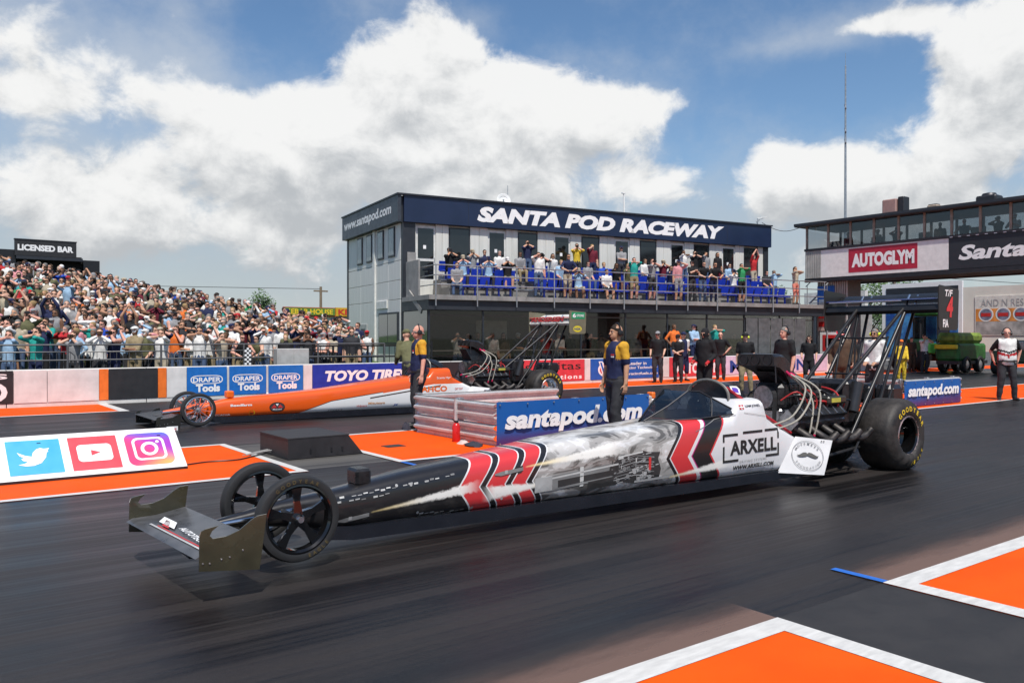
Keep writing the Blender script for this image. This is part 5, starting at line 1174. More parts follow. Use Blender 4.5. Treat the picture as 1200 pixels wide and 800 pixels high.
near_car = dragster('near'); far_car = dragster('far')
# ================================================================== PEOPLE
from mathutils import noise as mnoise
def remesh(mb, voxel, it=2, ratio=1., name='m', mats=(), disp=0., dsc=9.):
    me = bpy.data.meshes.new('tmp'); me.from_pydata([tuple(v) for v in mb.v], [], mb.f)
    bm = bmesh.new(); bm.from_mesh(me); bmesh.ops.recalc_face_normals(bm, faces=bm.faces); bm.to_mesh(me); bm.free()
    o = bpy.data.objects.new('tmp', me); C.objects.link(o)
    r = o.modifiers.new('r', 'REMESH'); r.mode = 'VOXEL'; r.voxel_size = voxel
    if it: s = o.modifiers.new('s', 'SMOOTH'); s.factor = .5; s.iterations = it
    if ratio < 1: d = o.modifiers.new('d', 'DECIMATE'); d.ratio = ratio
    dg = bpy.context.evaluated_depsgraph_get(); out = bpy.data.meshes.new_from_object(o.evaluated_get(dg)); out.name = name
    bpy.data.objects.remove(o); bpy.data.meshes.remove(me)
    for m in mats: out.materials.append(m)
    if disp:
        for v in out.vertices: v.co = v.co+v.normal*(mnoise.fractal(Vector(v.co)*dsc+Vector((voxel*99,0,0)), .8, 2, 2)*disp)
    out.polygons.foreach_set('use_smooth', [True]*len(out.polygons)); out.update()
    return out
def ik(a, b, l1, l2, pole):
    d = b-a; L = min(d.length, (l1+l2)*.995); u = d.normalized(); al = (l1*l1-l2*l2+L*L)/(2*L); h = math.sqrt(max(0, l1*l1-al*al))
    p = pole-u*pole.dot(u); p.normalize(); return a+u*al+p*h, a+u*L
def cap(mb, p0, p1, r0, r1, n=10):
    p0, p1 = Vector(p0), Vector(p1); d = p1-p0
    if d.length < 1e-4: return mb.ell(p0, (r0,)*3, n, 6)
    u = d.normalized()
    pts = [p0-u*r0*.98, p0-u*r0*.7, p0, p1, p1+u*r1*.7, p1+u*r1*.98]; rs = [r0*.18, r0*.72, r0, r1, r1*.72, r1*.18]
    return mb.tube(pts, rs, n)
class Body:
    """skeleton of a standing or seated figure 1.78 m tall facing -Y; wl, wr: wrist targets"""
    def __init__(s, wl=None, wr=None, pl=None, pr=None, fl=None, fr=None, sit=False, lean=0., slim=1., shw=1., yaw=0., pitch=0., belly=0.):
        V = Vector; s.slim, s.belly = slim, belly
        pz = .50 if sit else .94
        s.pel = V((0, 0, pz))
        def sp(z, y=0):   # point on the leaning spine, z measured from standing pose
            k = z-.94; return V((0, y-math.sin(lean)*k, pz+math.cos(lean)*k))
        s.sp = sp; s.lean = lean
        s.sh = {1: sp(1.45)+V((.185*shw,0,0)), -1: sp(1.45)-V((.185*shw,0,0))}
        s.hip = {1: s.pel+V((.09,0,-.01)), -1: s.pel+V((-.09,0,-.01))}
        if sit: ft = {1: fl or V((.13,-.46,.08)), -1: fr or V((-.13,-.46,.08))}; kp = V((0,-.8,.7))
        else: ft = {1: fl or V((.11,.02,.08)), -1: fr or V((-.11,.02,.08))}; kp = V((0,-1,0))
        s.kn, s.an = {}, {}
        for q in (1, -1):
            k = kp+V((q*.15,0,0)); s.kn[q], s.an[q] = ik(s.hip[q], ft[q], .435, .425, k)
            if not sit and not (fl if q > 0 else fr): s.an[q] = ft[q]
        w = {1: wl or V((.25,-.03,pz-.07)), -1: wr or V((-.25,-.03,pz-.07))}; po = {1: pl or V((.3,1,-.1)), -1: pr or V((-.3,1,-.1))}
        s.el, s.wr = {}, {}
        for q in (1, -1): s.el[q], s.wr[q] = ik(s.sh[q], w[q], .295, .255, po[q])
        s.hp = sp(1.535); s.hr = Matrix.Rotation(yaw, 3, 'Z') @ Matrix.Rotation(pitch+lean*.3, 3, 'X')
    def H(s, x, y, z): return s.hp+s.hr @ Vector((x, y, z-1.535))
    def torso(s, mb, inf=0., z0=.90, z1=1.52, n=16):
        prof = [(.86,.150,.105),(.93,.168,.118),(1.02,.155,.112),(1.12,.148,.108),(1.22,.160,.114),(1.32,.176,.120),(1.40,.178,.112),(1.45,.150,.095),(1.49,.085,.075),(1.53,.058,.060)]
        rings = []
        for z, a, b in prof:
            if z < z0-.05 or z > z1+.05: continue
            a *= s.slim; b *= s.slim; c = s.sp(z); bel = s.belly*math.exp(-((z-1.08)/.12)**2)
            rings.append([c+Vector(((a+inf+bel*.6)*math.cos(q), (b+inf)*math.sin(q)-(bel if math.sin(q) < 0 else 0)*abs(math.sin(q)), 0)) for q in [2*math.pi*k/n for k in range(n)]])
        mb.loft(rings)
    def legs(s, mb, inf=0., down=1., calf=True):
        for q in (1, -1):
            cap(mb, s.hip[q], s.kn[q], .088*s.slim+inf, .060+inf)
            if calf:
                a = s.kn[q]+(s.an[q]-s.kn[q])*down
                cap(mb, s.kn[q], a, .058+inf, (.058-.018*down)+inf); mb.ell(s.kn[q]+(s.an[q]-s.kn[q])*.3+Vector((0,.012,0)), (.052+inf,.056+inf,.11), 10, 6)
        mb.ell(s.pel, (.165*s.slim+inf,.118*s.slim+inf,.10), 14, 8)
    def arms(s, mb, inf=0., upper=1., fore=True):
        for q in (1, -1):
            mb.ell(s.sh[q]+Vector((-q*.015,0,0)), (.066+inf,.064+inf,.066+inf), 10, 6)
            e = s.sh[q]+(s.el[q]-s.sh[q])*upper; cap(mb, s.sh[q], e, .054+inf, .054-.012*upper+inf)
            if fore: cap(mb, s.el[q], s.wr[q], .043+inf, .029+inf)
    def shoe(s, mb, q, inf=0.):
        a = s.an[q]; f = Vector((q*.2, -1, 0)).normalized()
        cap(mb, a+Vector((0,.02,-.045)), a+f*.17+Vector((0,0,-.052)), .042+inf, .034+inf); cap(mb, a+Vector((0,.005,.01)), a+Vector((0,.01,-.04)), .042+inf, .044+inf)
    def head(s, mb, detail=True):
        cap(mb, s.sp(1.47), s.H(0,.01,1.60), .058, .054)
        mb.ell(s.H(0,.008,1.682), (.076,.096,.098), 14, 10, s.hr); mb.ell(s.H(0,-.022,1.622), (.060,.074,.078), 14, 10, s.hr)
        if detail:
            mb.ell(s.H(0,-.066,1.572), (.026,.024,.022), 8, 6, s.hr); cap(mb, s.H(0,-.096,1.665), s.H(0,-.116,1.632), .011, .014)
            mb.ell(s.H(0,-.090,1.596), (.024,.013,.011), 8, 6, s.hr); mb.ell(s.H(0,-.086,1.688), (.045,.014,.012), 8, 6, s.hr)
            for q in (1, -1): mb.ell(s.H(q*.078,.012,1.645), (.013,.022,.033), 8, 6, s.hr)
    def hand(s, mb, q, curl=.5, direc=None):
        w = s.wr[q]; d = (direc or (w-s.el[q])).normalized(); side = Vector((0,-1,0)) if abs(d.y) < .8 else Vector((-q,0,0))
        side = (side-d*side.dot(d)).normalized(); nrm = d.cross(side)*(1 if q > 0 else -1)
        for k in range(4):
            o = side*(.030-.020*k); cap(mb, w+o*.7, w+d*.085+o, .014, .011, 8)
            L = (.072,.080,.074,.058)[k]; b = w+d*.088+o*1.12; m = b+(d*math.cos(curl*.6)+nrm*math.sin(curl*.6))*L*.55; e = m+(d*math.cos(curl*1.5)+nrm*math.sin(curl*1.5))*L*.5
            cap(mb, b, m, .0095, .0085, 8); cap(mb, m, e, .0085, .007, 8)
        b = w+d*.025+side*.030; m = b+(d*.7+side*.75+nrm*.2).normalized()*.045; cap(mb, b, m, .012, .010, 8); cap(mb, m, m+(d*.9+side*.25+nrm*.35).normalized()*.035, .010, .008, 8)
V3 = lambda *a: Vector(a)
def MC(name, col, rough=.8): return M(name, col, rough, var=.14, vs=9, bump=.25, bs=55, spec=.25)
SK = [MC('skin_fair', (.60,.35,.25), .5), MC('skin_tanned', (.50,.27,.17), .5), MC('skin_pink', (.62,.32,.24), .5), MC('skin_brown', (.20,.10,.06), .5)]
HR = {'dark': MC('hair_dark', (.025,.018,.014)), 'brown': MC('hair_brown', (.07,.042,.025)), 'grey': MC('hair_grey', (.17,.16,.15)), 'fair': MC('hair_fair', (.28,.19,.09))}
CL = {'white': (.70,.69,.67), 'black': (.014,.014,.016), 'grey': (.26,.26,.27), 'navy': (.018,.024,.07), 'light blue': (.30,.45,.62), 'red': (.45,.025,.03), 'teal': (.02,.30,.26), 'pink': (.60,.26,.28), 'maroon': (.14,.015,.03), 'olive': (.12,.12,.06), 'royal blue': (.02,.07,.42), 'beige': (.42,.36,.27), 'orange': (.70,.16,.03), 'green': (.03,.26,.10), 'yellow': (.65,.45,.04), 'brown': (.085,.05,.032), 'denim': (.07,.11,.20), 'khaki': (.28,.22,.13), 'charcoal': (.035,.035,.04), 'salmon': (.65,.22,.16)}
def cloth(c): return MC('cloth_'+c.replace(' ', '_'), CL[c])
def person(label, loc, rz, B, shirt='black', legs='charcoal', skin=0, hair='dark', long_sleeve=False, hat=None, headset=None, glasses=False, bald=False, helmet=None, group=None, shirt_fn=None, shirt_mats=None, long_hair=False, scale=1., mask=False, shorts=False, gloves=None, curl=.6, belt=True, dirs=None, vox=.014, badge=False):
    """a figure in full detail: one continuous body with clothing, hair and kit as children"""
    r = thing('person', label, 'person', loc, group, rz); LOCAL[r.name] = Vector((0,0,0)); r.scale = (scale,)*3
    mb = MB(); B.torso(mb); B.legs(mb); B.arms(mb); B.head(mb)
    for q in (1, -1): B.hand(mb, q, curl, dirs.get(q) if dirs else None); B.shoe(mb, q, -.012)
    bo = link('body', remesh(mb, vox, 1, .5, 'body', [SK[skin]]), r)
    mb = MB(); B.torso(mb, .016, .90, 1.50); B.arms(mb, .017, 1. if long_sleeve else .80, long_sleeve)
    me = remesh(mb, vox*1.35, 2, .7, 'shirt', shirt_mats or [cloth(shirt)], .012, 8)
    if shirt_fn:
        for p in me.polygons: p.material_index = shirt_fn(p.center)
    link('shirt', me, r)
    c = MB(); cz = B.sp(1.49); c.loft([[cz+Vector((a*math.cos(q), a*math.sin(q)-.005, z+.018*math.sin(q))) for q in [2*math.pi*k/16 for k in range(16)]] for a, z in ((.080,-.015),(.074,.022),(.068,.025),(.070,-.01))], True, False); c.obj('collar', (shirt_mats or [cloth(shirt)])[0], r, smooth=True, off=(0,0,0))
    mb = MB(); B.legs(mb, .026, .45 if shorts else 1., True); B.torso(mb, .012, .86, .98)
    link('trousers', remesh(mb, vox*1.45, 2, .7, 'trousers', [cloth(legs)], .014, 7), r)
    if belt:
        b_ = MB(); c0 = B.sp(.965); b_.loft([[c0+Vector(((.180*B.slim+.004+B.belly*.5)*math.cos(q), (.130*B.slim+.006+(B.belly*.6 if math.sin(q) < 0 else 0))*math.sin(q), z)) for q in [2*math.pi*k/20 for k in range(20)]] for z in (-.018,.018)], True, False); b_.obj('belt', black, r, smooth=True, off=(0,0,0))
    for q in (1, -1):
        mb = MB(); B.shoe(mb, q, .004); 
        for i, v in enumerate(mb.v): mb.v[i] = (v[0], v[1], max(v[2], .0))
        mb.obj('shoe', M('shoe_black', (.015,.014,.014), .45), r, smooth=True, off=(0,0,0))
    if gloves:
        for q in (1, -1):
            mb = MB(); cap(mb, B.wr[q], B.wr[q]+(B.wr[q]-B.el[q]).normalized()*.11, .04, .036); mb.obj('glove', cloth(gloves), r, smooth=True, off=(0,0,0))
    if badge:
        h = B.sp(1.33); MB().obox(h+V3(.085,-.134*B.slim,0), X_, Y_, Z_, .032,.006,.012).obj('badge', print_red, r, off=(0,0,0)); MB().obox(h+V3(.085,-.134*B.slim,-.028), X_, Y_, Z_, .028,.006,.009).obj('badge', print_white, r, off=(0,0,0))
    # face
    if not mask and not helmet:
        for q in (1, -1):
            MB().ell(B.H(q*.030,-.086,1.664), (.013,.009,.008), 8, 6, B.hr).obj('eye', M('eye_white', (.5,.48,.46), .3), r, smooth=True, off=(0,0,0)); MB().ell(B.H(q*.030,-.094,1.664), (.006,.003,.006), 8, 5, B.hr).obj('iris', M('iris_dark', (.02,.015,.01), .2), r, off=(0,0,0))
            MB().obox(B.H(q*.031,-.097,1.686), B.hr @ X_, B.hr @ Y_, B.hr @ Z_, .018,.004,.004).obj('eyebrow', HR['grey' if hair == 'grey' else 'dark'], r, off=(0,0,0))
        MB().ell(B.H(0,-.102,1.594), (.022,.005,.006), 10, 5, B.hr).obj('lips', M('lips', (.36,.13,.11), .5), r, smooth=True, off=(0,0,0))
    if glasses:
        for q in (1, -1): MB().ell(B.H(q*.033,-.100,1.664), (.027,.010,.019), 10, 6, B.hr).obj('sunglass_lens', M('lens_black', (.006,.006,.007), .08), r, smooth=True, off=(0,0,0)); MB().tube([B.H(q*.058,-.092,1.67), B.H(q*.084,.0,1.668)], .004, 5).obj('sunglass_arm', black, r, off=(0,0,0))
    if hair and not helmet and not mask:
        mb = MB(); n = 16
        lo = 1.66 if bald else 1.70
        rings = []
        for j in range(7):
            a = j/6*1.45
            rings.append([B.H(.086*math.cos(a)*math.cos(q), .016+(.106*math.cos(a))*math.sin(q), (lo-(.06 if bald else .10)*max(0, math.sin(q))-(.035 if bald else .05)*(1-abs(math.sin(q)))*(1-j/6)+(1.788-lo)*math.sin(a)*(.35 if bald else 1))) for q in [2*math.pi*k/n for k in range(n)]])
        mb.loft(rings, True, True); 
        if long_hair: cap(mb, B.H(0,.06,1.68), B.H(0,.085,1.50), .07, .05)
        link('hair', remesh(mb, .014, 1, .8, 'hair', [HR[hair]], .012, 22), r)
    if mask:
        mb = MB(); mb.ell(B.H(0,-.005,1.665), (.092,.112,.130), 16, 12, B.hr); cap(mb, B.H(0,.0,1.60), B.sp(1.46), .075, .095); link('balaclava', remesh(mb, .014, 2, .7, 'balaclava', [cloth('black')], .008, 15), r)
        MB().ell(B.H(0,-.085,1.672), (.055,.032,.020), 12, 8, B.hr).obj('face_opening', SK[skin], r, smooth=True, off=(0,0,0))
    if helmet:
        mb = MB(); mb.ell(B.H(0,0,1.675), (.118,.138,.135), 18, 12, B.hr); mb.ell(B.H(0,-.05,1.60), (.090,.095,.07), 14, 8, B.hr); link('helmet', remesh(mb, .014, 3, .8, 'helmet', [M('helmet_shell', (.012,.012,.014), .15, coat=1)]), r)
        MB().ell(B.H(0,-.085,1.675), (.085,.065,.035), 16, 8, B.hr).obj('visor', M('visor_dark', (.01,.01,.012), .06), r, smooth=True, off=(0,0,0))
        if helmet == 'red':
            for q in (1, -1): MB().tube([B.H(q*.0,-.155,1.63), B.H(q*.07,-.13,1.635), B.H(q*.118,-.05,1.67), B.H(q*.122,.03,1.70)], .013, 6).obj('helmet_stripe', M('stripe_red', (.75,.03,.05), .3), r, smooth=True, off=(0,0,0))
            MB().tube([B.H(-.06,-.13,1.735), B.H(0,-.142,1.74), B.H(.06,-.13,1.735)], .010, 6).obj('helmet_stripe', M('stripe_red'), r, off=(0,0,0))
    if hat:
        mb = MB(); mb.ell(B.H(0,.01,1.725), (.088,.106,.075), 16, 10, B.hr); mb.obj('cap', cloth(hat), r, smooth=True, off=(0,0,0)); MB().loft([[B.H(.075*math.cos(q), -.075-.085*math.sin(q), 1.725+z-.012*math.sin(q)) for q in [math.pi*k/8 for k in range(9)]] for z in (-.006,.006)]).obj('cap_peak', cloth(hat), r, smooth=True, off=(0,0,0))
    if headset:
        hm = M('headset_'+headset, {'black': (.015,.015,.016), 'yellow': (.62,.72,.03)}[headset], .35)
        for q in (1, -1): MB().lathe(B.H(q*.078,.012,1.65), B.hr @ Vector((q,0,0)), [(0,.042),(.018,.046),(.038,.038),(.044,.015)], 16, True).obj('ear_cup', hm, r, smooth=True, off=(0,0,0))
        MB().tube([B.H(.098*math.cos(q), .012, 1.66+.140*math.sin(q)) for q in [math.pi*k/12 for k in range(13)]], .010, 6).obj('headband', black, r, smooth=True, off=(0,0,0))
        if headset == 'black': MB().tube([B.H(-.10,0,1.63), B.H(-.075,-.09,1.60), B.H(-.025,-.125,1.595)], .005, 5).obj('microphone', black, r, off=(0,0,0))
    return r
# ---- marshals: navy shirts with gold shoulder panels
def marshal_fn(c):
    ax = abs(c.x)
    if ax > .115 and c.z > 1.26 and not (ax > .17 and c.z < 1.275): return 1
    return 0
gold = MC('cloth_gold', (.62,.33,.03)); 
stand = lambda **k: Body(**k)
person('marshal in navy shirt with gold shoulders and headset standing by the santapod.com banner', (8.67, 9.02, 0), R(-97), stand(wl=V3(.255,-.02,.87), wr=V3(-.25,-.06,.88), fl=V3(.10,-.06,.08), fr=V3(-.12,.10,.08), yaw=R(-4)), 'navy', 'charcoal', 1, 'dark', shirt_fn=marshal_fn, shirt_mats=[cloth('navy'), gold], headset='black', scale=1.015, vox=.0105, badge=True)
person('balding marshal in navy shirt with gold shoulders behind the guardrail corner', (7.58, 13.0, 0), R(-104), stand(wl=V3(.27,-.03,.88), wr=V3(-.26,-.05,.88), fl=V3(.10,-.05,.08), yaw=R(-8), pitch=R(5), belly=.03), 'navy', 'charcoal', 2, 'grey', bald=True, shirt_fn=marshal_fn, shirt_mats=[cloth('navy'), gold], headset='black', scale=1.03, vox=.0105, badge=True)
# ---- man in white, black and red shirt
def rw_fn(c):
    z = c.z-abs(c.x)*.35
    if abs(c.x) > .20: return 2 if c.z > 1.2 else 1
    if 1.06 < z < 1.125: return 1
    if 1.15 < z < 1.20 or 1.125 < z < 1.13: return 2
    return 0
person('stocky man in white shirt with black and red chevron and headset beyond the second banner', (23.05, 9.50, 0), R(-52), stand(wl=V3(.27,.10,.98), wr=V3(-.27,.10,.98), pl=V3(1,.8,0), pr=V3(-1,.8,0), fl=V3(.17,.0,.08), fr=V3(-.17,.0,.08), slim=1.16, belly=.05, yaw=R(-10)), 'white', 'charcoal', 2, 'grey', shirt_fn=rw_fn, shirt_mats=[cloth('white'), cloth('red'), cloth('black')], headset='black', scale=1.04, bald=True)
# ---- crew on and beyond the far lane
person('crewman in black smock and balaclava holding red gloves beside the far lane', (15.7, 13.25, 0), R(-85), stand(wl=V3(.22,-.16,1.02), wr=V3(-.22,-.14,1.02), belly=.03, slim=1.1), 'black', 'black', 0, None, True, mask=True, gloves='red', scale=1.03, belt=False)
person('crewman in black polo with cap, hands at sides, near the blue fuel board', (21.9, 20.65, 0), R(-55), stand(wl=V3(.22,-.14,.98), wr=V3(-.24,-.10,.96)), 'black', 'charcoal', 0, 'dark', glasses=True, hat='grey', scale=1.03)
person('crewman in black polo with grey gloves folding his arms beside the red board', (22.75, 20.45, 0), R(-60), stand(wl=V3(-.02,-.24,1.10), wr=V3(.05,-.25,1.06), pl=V3(1,.2,-.3), pr=V3(-1,.2,-.3), lean=R(6)), 'black', 'charcoal', 0, 'dark', glasses=True, hat='black', scale=.97)
person('crewman in white and black shirt and dark shorts standing behind the black polos', (23.6, 20.95, 0), R(-20), stand(wl=V3(.10,-.20,1.15), wr=V3(-.25,-.05,.9)), 'white', 'navy', 0, 'dark', hat='navy', shorts=True, shirt_fn=lambda c: 1 if abs(c.x) > .1 else 0, shirt_mats=[cloth('navy'), cloth('white')], scale=1.02)
person('crewman in black polo with one hand on his hip before the lilac board', (25.3, 20.6, 0), R(-55), stand(wl=V3(.20,-.10,1.02), wr=V3(-.25,-.05,.9), pl=V3(1,.4,0), lean=R(5)), 'black', 'charcoal', 2, 'dark', bald=True, scale=1.03)
person('crewman in black top, tan trousers and yellow ear defenders standing on the far lane', (19.9, 15.3, 0), R(-50), stand(wl=V3(.2,-.15,1.02), wr=V3(-.25,.0,.9), fl=V3(.16,-.05,.08)), 'black', 'khaki', 0, 'dark', hat='black', headset='yellow', scale=.98)
person('heavy grey haired crewman in black polo with headset behind the injector hat', (14.75, 10.35, 0), R(-100), stand(wl=V3(.26,-.08,.92), wr=V3(-.26,-.1,.92), slim=1.1, belly=.04), 'black', 'black', 2, 'grey', headset='black', scale=1.03)
person('slim crewman in black polo and sunglasses standing beside the bridge column', (23.9, 15.85, 0), R(-60), stand(slim=.95, wl=V3(.24,-.10,.93), wr=V3(-.22,-.14,1.0), fl=V3(.14,-.08,.08)), 'black', 'black', 0, 'dark', glasses=True, scale=.95)
person('crewman in brown jacket and black and red helmet behind the rear wing struts', (17.45, 10.7, 0), R(-65), stand(wl=V3(.24,-.14,1.0), wr=V3(-.24,-.14,1.0), slim=1.18, belly=.03), 'brown', 'brown', 0, None, True, helmet='red', scale=1.03, belt=False)
person('man in white shirt and sunglasses with yellow ear defenders behind the wing struts', (17.6, 10.0, 0), R(-85), stand(wl=V3(.12,-.2,1.05), wr=V3(-.12,-.2,1.05)), 'white', 'charcoal', 1, 'grey', True, glasses=True, headset='yellow', scale=1.02)
person('crewman in black shirt half hidden behind the brown jacket crewman', (28.4, 16.9, 0), R(-20), stand(), 'black', 'charcoal', 1, 'dark', scale=.90)
person('crew member in bulky yellow suit sitting near the second guardrail', (29.6, 15.8, 0), R(-50), stand(slim=1.25, belly=.05, wl=V3(.2,-.3,.9), wr=V3(-.2,-.3,.9)), 'yellow', 'yellow', 1, 'dark', True, hat='orange', scale=.86)
person('man in white shirt holding a camera to his face near the green trailer', (38.2, 19.3, 0), R(-30), stand(wl=V3(.06,-.2,1.55), wr=V3(-.06,-.2,1.55), pl=V3(1,.2,-.8), pr=V3(-1,.2,-.8)), 'white', 'charcoal', 1, 'dark', scale=1.0)
person('man in brown top standing beside the cameraman near the green trailer', (38.4, 20.0, 0), R(-30), stand(), 'brown', 'brown', 0, 'brown', scale=.92)
person('crew member in olive camouflage hooded jacket bending behind the orange car', (9.55, 16.75, 0), R(170), stand(lean=R(28), wl=V3(.2,-.4,1.0), wr=V3(-.2,-.4,1.0), slim=1.1), 'olive', 'charcoal', 0, None, True, mask=False, hat='olive', scale=1.05)
# drivers strapped in the cockpits
for cx, cy, lb in ((6.56, 5.83, 'driver in dark helmet and black suit in the cockpit of the white car'), (8.95, 15.77, 'driver in dark helmet and black suit in the cockpit of the orange car')):
    person(lb, (cx, cy, -.23), R(-90), Body(sit=True, lean=R(-28), slim=.9, fl=V3(.08,-.80,.42), fr=V3(-.08,-.80,.42), wl=V3(.1,-.28,.62), wr=V3(-.1,-.28,.62), pl=V3(.3,.3,-1), pr=V3(-.3,.3,-1), pitch=R(20)), 'black', 'black', 0, None, True, helmet='dark', scale=.95, belt=False, badge=False)
# ================================================================== SPECTATORS: lighter figures, one mesh each, dressed through object material slots
def figure(B, hat=False, long_hair=False, cam=False, glasses=True):
    """one continuous body; slots: 0 skin 1 shirt 2 thighs 3 calves 4 shoes 5 hair 6 forearms 7 upper arms"""
    mb = MB(); B.torso(mb, .012); B.legs(mb, .012); B.arms(mb, .010); B.head(mb, False)
    for q in (1, -1):
        B.shoe(mb, q); d = (B.wr[q]-B.el[q]).normalized(); cap(mb, B.wr[q]+d*.01, B.wr[q]+d*.12, .036, .030); cap(mb, B.wr[q]+d*.04, B.wr[q]+d*.09+Vector((0,-.035,.0)), .014, .012)
    if hat: mb.ell(B.H(0,.01,1.73), (.092,.11,.07), 12, 8, B.hr); cap(mb, B.H(-.03,-.10,1.735), B.H(.03,-.10,1.735), .035, .035)
    else: mb.ell(B.H(0,.022,1.715), (.084,.098,.085), 12, 8, B.hr)
    if long_hair: cap(mb, B.H(0,.065,1.70), B.H(0,.085,1.50), .075, .06); cap(mb, B.H(.06,.02,1.68), B.H(.075,.03,1.52), .04, .035); cap(mb, B.H(-.06,.02,1.68), B.H(-.075,.03,1.52), .04, .035)
    segs = []
    def sg(a, b, r, s): segs.append((Vector(a), Vector(b), r, s))
    for q in (1, -1):
        sg(B.hip[q], B.kn[q], .085, 2); sg(B.kn[q]+(B.an[q]-B.kn[q])*.08, B.an[q]+Vector((0,0,.02)), .05, 3); sg(B.an[q]+Vector((0,.02,-.04)), B.an[q]+Vector((0,-.17,-.05)), .045, 4)
        sg(B.sh[q], B.el[q], .05, 7); sg(B.el[q]+(B.wr[q]-B.el[q])*.1, B.wr[q], .036, 6); d = (B.wr[q]-B.el[q]).normalized(); sg(B.wr[q]+d*.02, B.wr[q]+d*.12, .034, 0)
    sg(B.sp(1.02), B.sp(1.44), .16, 1); sg(B.sp(.90), B.sp(.96), .16, 2); sg(B.H(0,-.02,1.60), B.H(0,-.05,1.66), .07, 0); sg(B.sp(1.53), B.sp(1.56), .05, 0)
    sg(B.H(0,.03,1.75), B.H(0,.045,1.72), .085, 5)
    if hat: sg(B.H(0,-.10,1.735), B.H(0,0,1.76), .04, 5)
    if long_hair:
        sg(B.H(0,.065,1.70), B.H(0,.085,1.50), .075, 5)
        for q in (1, -1): sg(B.H(q*.06,.02,1.68), B.H(q*.075,.03,1.52), .04, 5)
    me = remesh(mb, .020, 1, .28, 'spectator', [])
    co = np.array([tuple(p.center) for p in me.polygons]); best = np.full(len(co), 1e9); idx = np.zeros(len(co), int)
    for a, b, r, s in segs:
        a_ = np.array(a); d = np.array(b)-a_; L = max(d @ d, 1e-9); k = np.clip(((co-a_) @ d)/L, 0, 1); dist = np.linalg.norm(co-(a_+k[:,None]*d), axis=1)-r
        w_ = dist < best; best[w_] = dist[w_]; idx[w_] = s
    if glasses:
        loc = np.array([tuple(B.hr.inverted() @ (Vector(c)-B.hp)) for c in co]); gm_ = (np.abs(loc[:,2]-.128) < .02) & (loc[:,1] < -.045) & (np.abs(loc[:,0]) < .07); idx[gm_] = 5
    if cam:
        bm = bmesh.new(); bm.from_mesh(me); o = B.H(0,-.15,1.665); n0 = len(bm.faces)
        for c, h in ((o, (.055,.03,.04)), (o+V3(0,-.06,0), (.035,.05,.035))):
            g = bmesh.ops.create_cube(bm, size=1); 
            for v in g['verts']: v.co = Vector((v.co.x*h[0]*2, v.co.y*h[1]*2, v.co.z*h[2]*2))+c
        bm.to_mesh(me); bm.free(); idx = np.concatenate([idx, np.full(len(me.polygons)-len(idx), 5)])
    for i in range(8): me.materials.append(SK[0])
    me.polygons.foreach_set('material_index', idx.astype(int).tolist()); me.update(); return me
PO = {}
def pose(k, phrase, B, **kw): PO[k] = (figure(B, **kw), phrase, kw)
up = V3(1,-.2,-.5); upr = V3(-1,-.2,-.5)
pose('shade', 'shading the eyes', Body(wr=V3(-.09,-.14,1.64), pr=V3(-.9,-.4,-.5)))
pose('shade_cap', 'in cap with hand up', Body(wl=V3(.10,-.13,1.65), pl=V3(.9,-.4,-.5)), hat=True)
pose('camera', 'holding up a camera', Body(wl=V3(.07,-.15,1.57), wr=V3(-.07,-.15,1.57), pl=V3(.8,-.2,-.6), pr=V3(-.8,-.2,-.6)), cam=True)
pose('ears', 'covering both ears', Body(wl=V3(.115,-.05,1.575), wr=V3(-.115,-.05,1.575), pl=V3(.75,-.6,-.7), pr=V3(-.75,-.6,-.7)))
pose('ears_w', 'with long hair covering ears', Body(wl=V3(.11,-.05,1.575), wr=V3(-.11,-.05,1.575), pl=V3(.6,-.6,-.8), pr=V3(-.6,-.6,-.8), slim=.9, shw=.9), long_hair=True)
pose('folded', 'in cap with arms folded', Body(wl=V3(-.08,-.20,1.20), wr=V3(.08,-.22,1.17), pl=V3(1,.2,-.6), pr=V3(-1,.2,-.6), slim=1.08), hat=True)
pose('down', 'with arms down', Body(slim=1.06))
pose('down_w', 'with long hair, arms down', Body(slim=.9, shw=.9), long_hair=True)
pose('aloft', 'holding a phone aloft', Body(wl=V3(.08,-.16,1.93), wr=V3(-.08,-.16,1.93), pl=up, pr=upr))
pose('hips', 'with hands on hips', Body(wl=V3(.22,-.02,1.02), wr=V3(-.22,-.02,1.02), pl=V3(1,.5,0), pr=V3(-1,.5,0), slim=1.1, belly=.03))
pose('chest', 'in cap with hands clasped', Body(wl=V3(.06,-.26,1.32), wr=V3(-.06,-.26,1.32), pl=V3(1,.2,-.7), pr=V3(-1,.2,-.7)), hat=True)
pose('lean', 'leaning forward', Body(lean=R(16), wl=V3(.16,-.42,1.10), wr=V3(-.16,-.42,1.10), pl=V3(1,.2,-.3), pr=V3(-1,.2,-.3)))
pose('sit', 'sitting, hands on knees', Body(sit=True, wl=V3(.13,-.32,.60), wr=V3(-.13,-.32,.60), lean=R(8)))
pose('sit_cam', 'sitting with hands at face', Body(sit=True, wl=V3(.07,-.16,1.12), wr=V3(-.07,-.16,1.12), pl=V3(.8,-.2,-.6), pr=V3(-.8,-.2,-.6)), hat=True, cam=True)
pose('sit_w', 'sitting with long hair', Body(sit=True, wl=V3(.10,-.30,.62), wr=V3(-.07,-.18,1.05), lean=R(14), slim=.9, shw=.9), long_hair=True)
pose('look', 'looking aside, arms folded', Body(wl=V3(-.08,-.20,1.20), wr=V3(.08,-.22,1.17), pl=V3(1,.2,-.6), pr=V3(-1,.2,-.6), yaw=R(38)))
pose('phone', 'holding out a phone', Body(wr=V3(-.14,-.36,1.48), pr=V3(-.4,.2,-1), wl=V3(.2,-.12,.98)), hat=True)
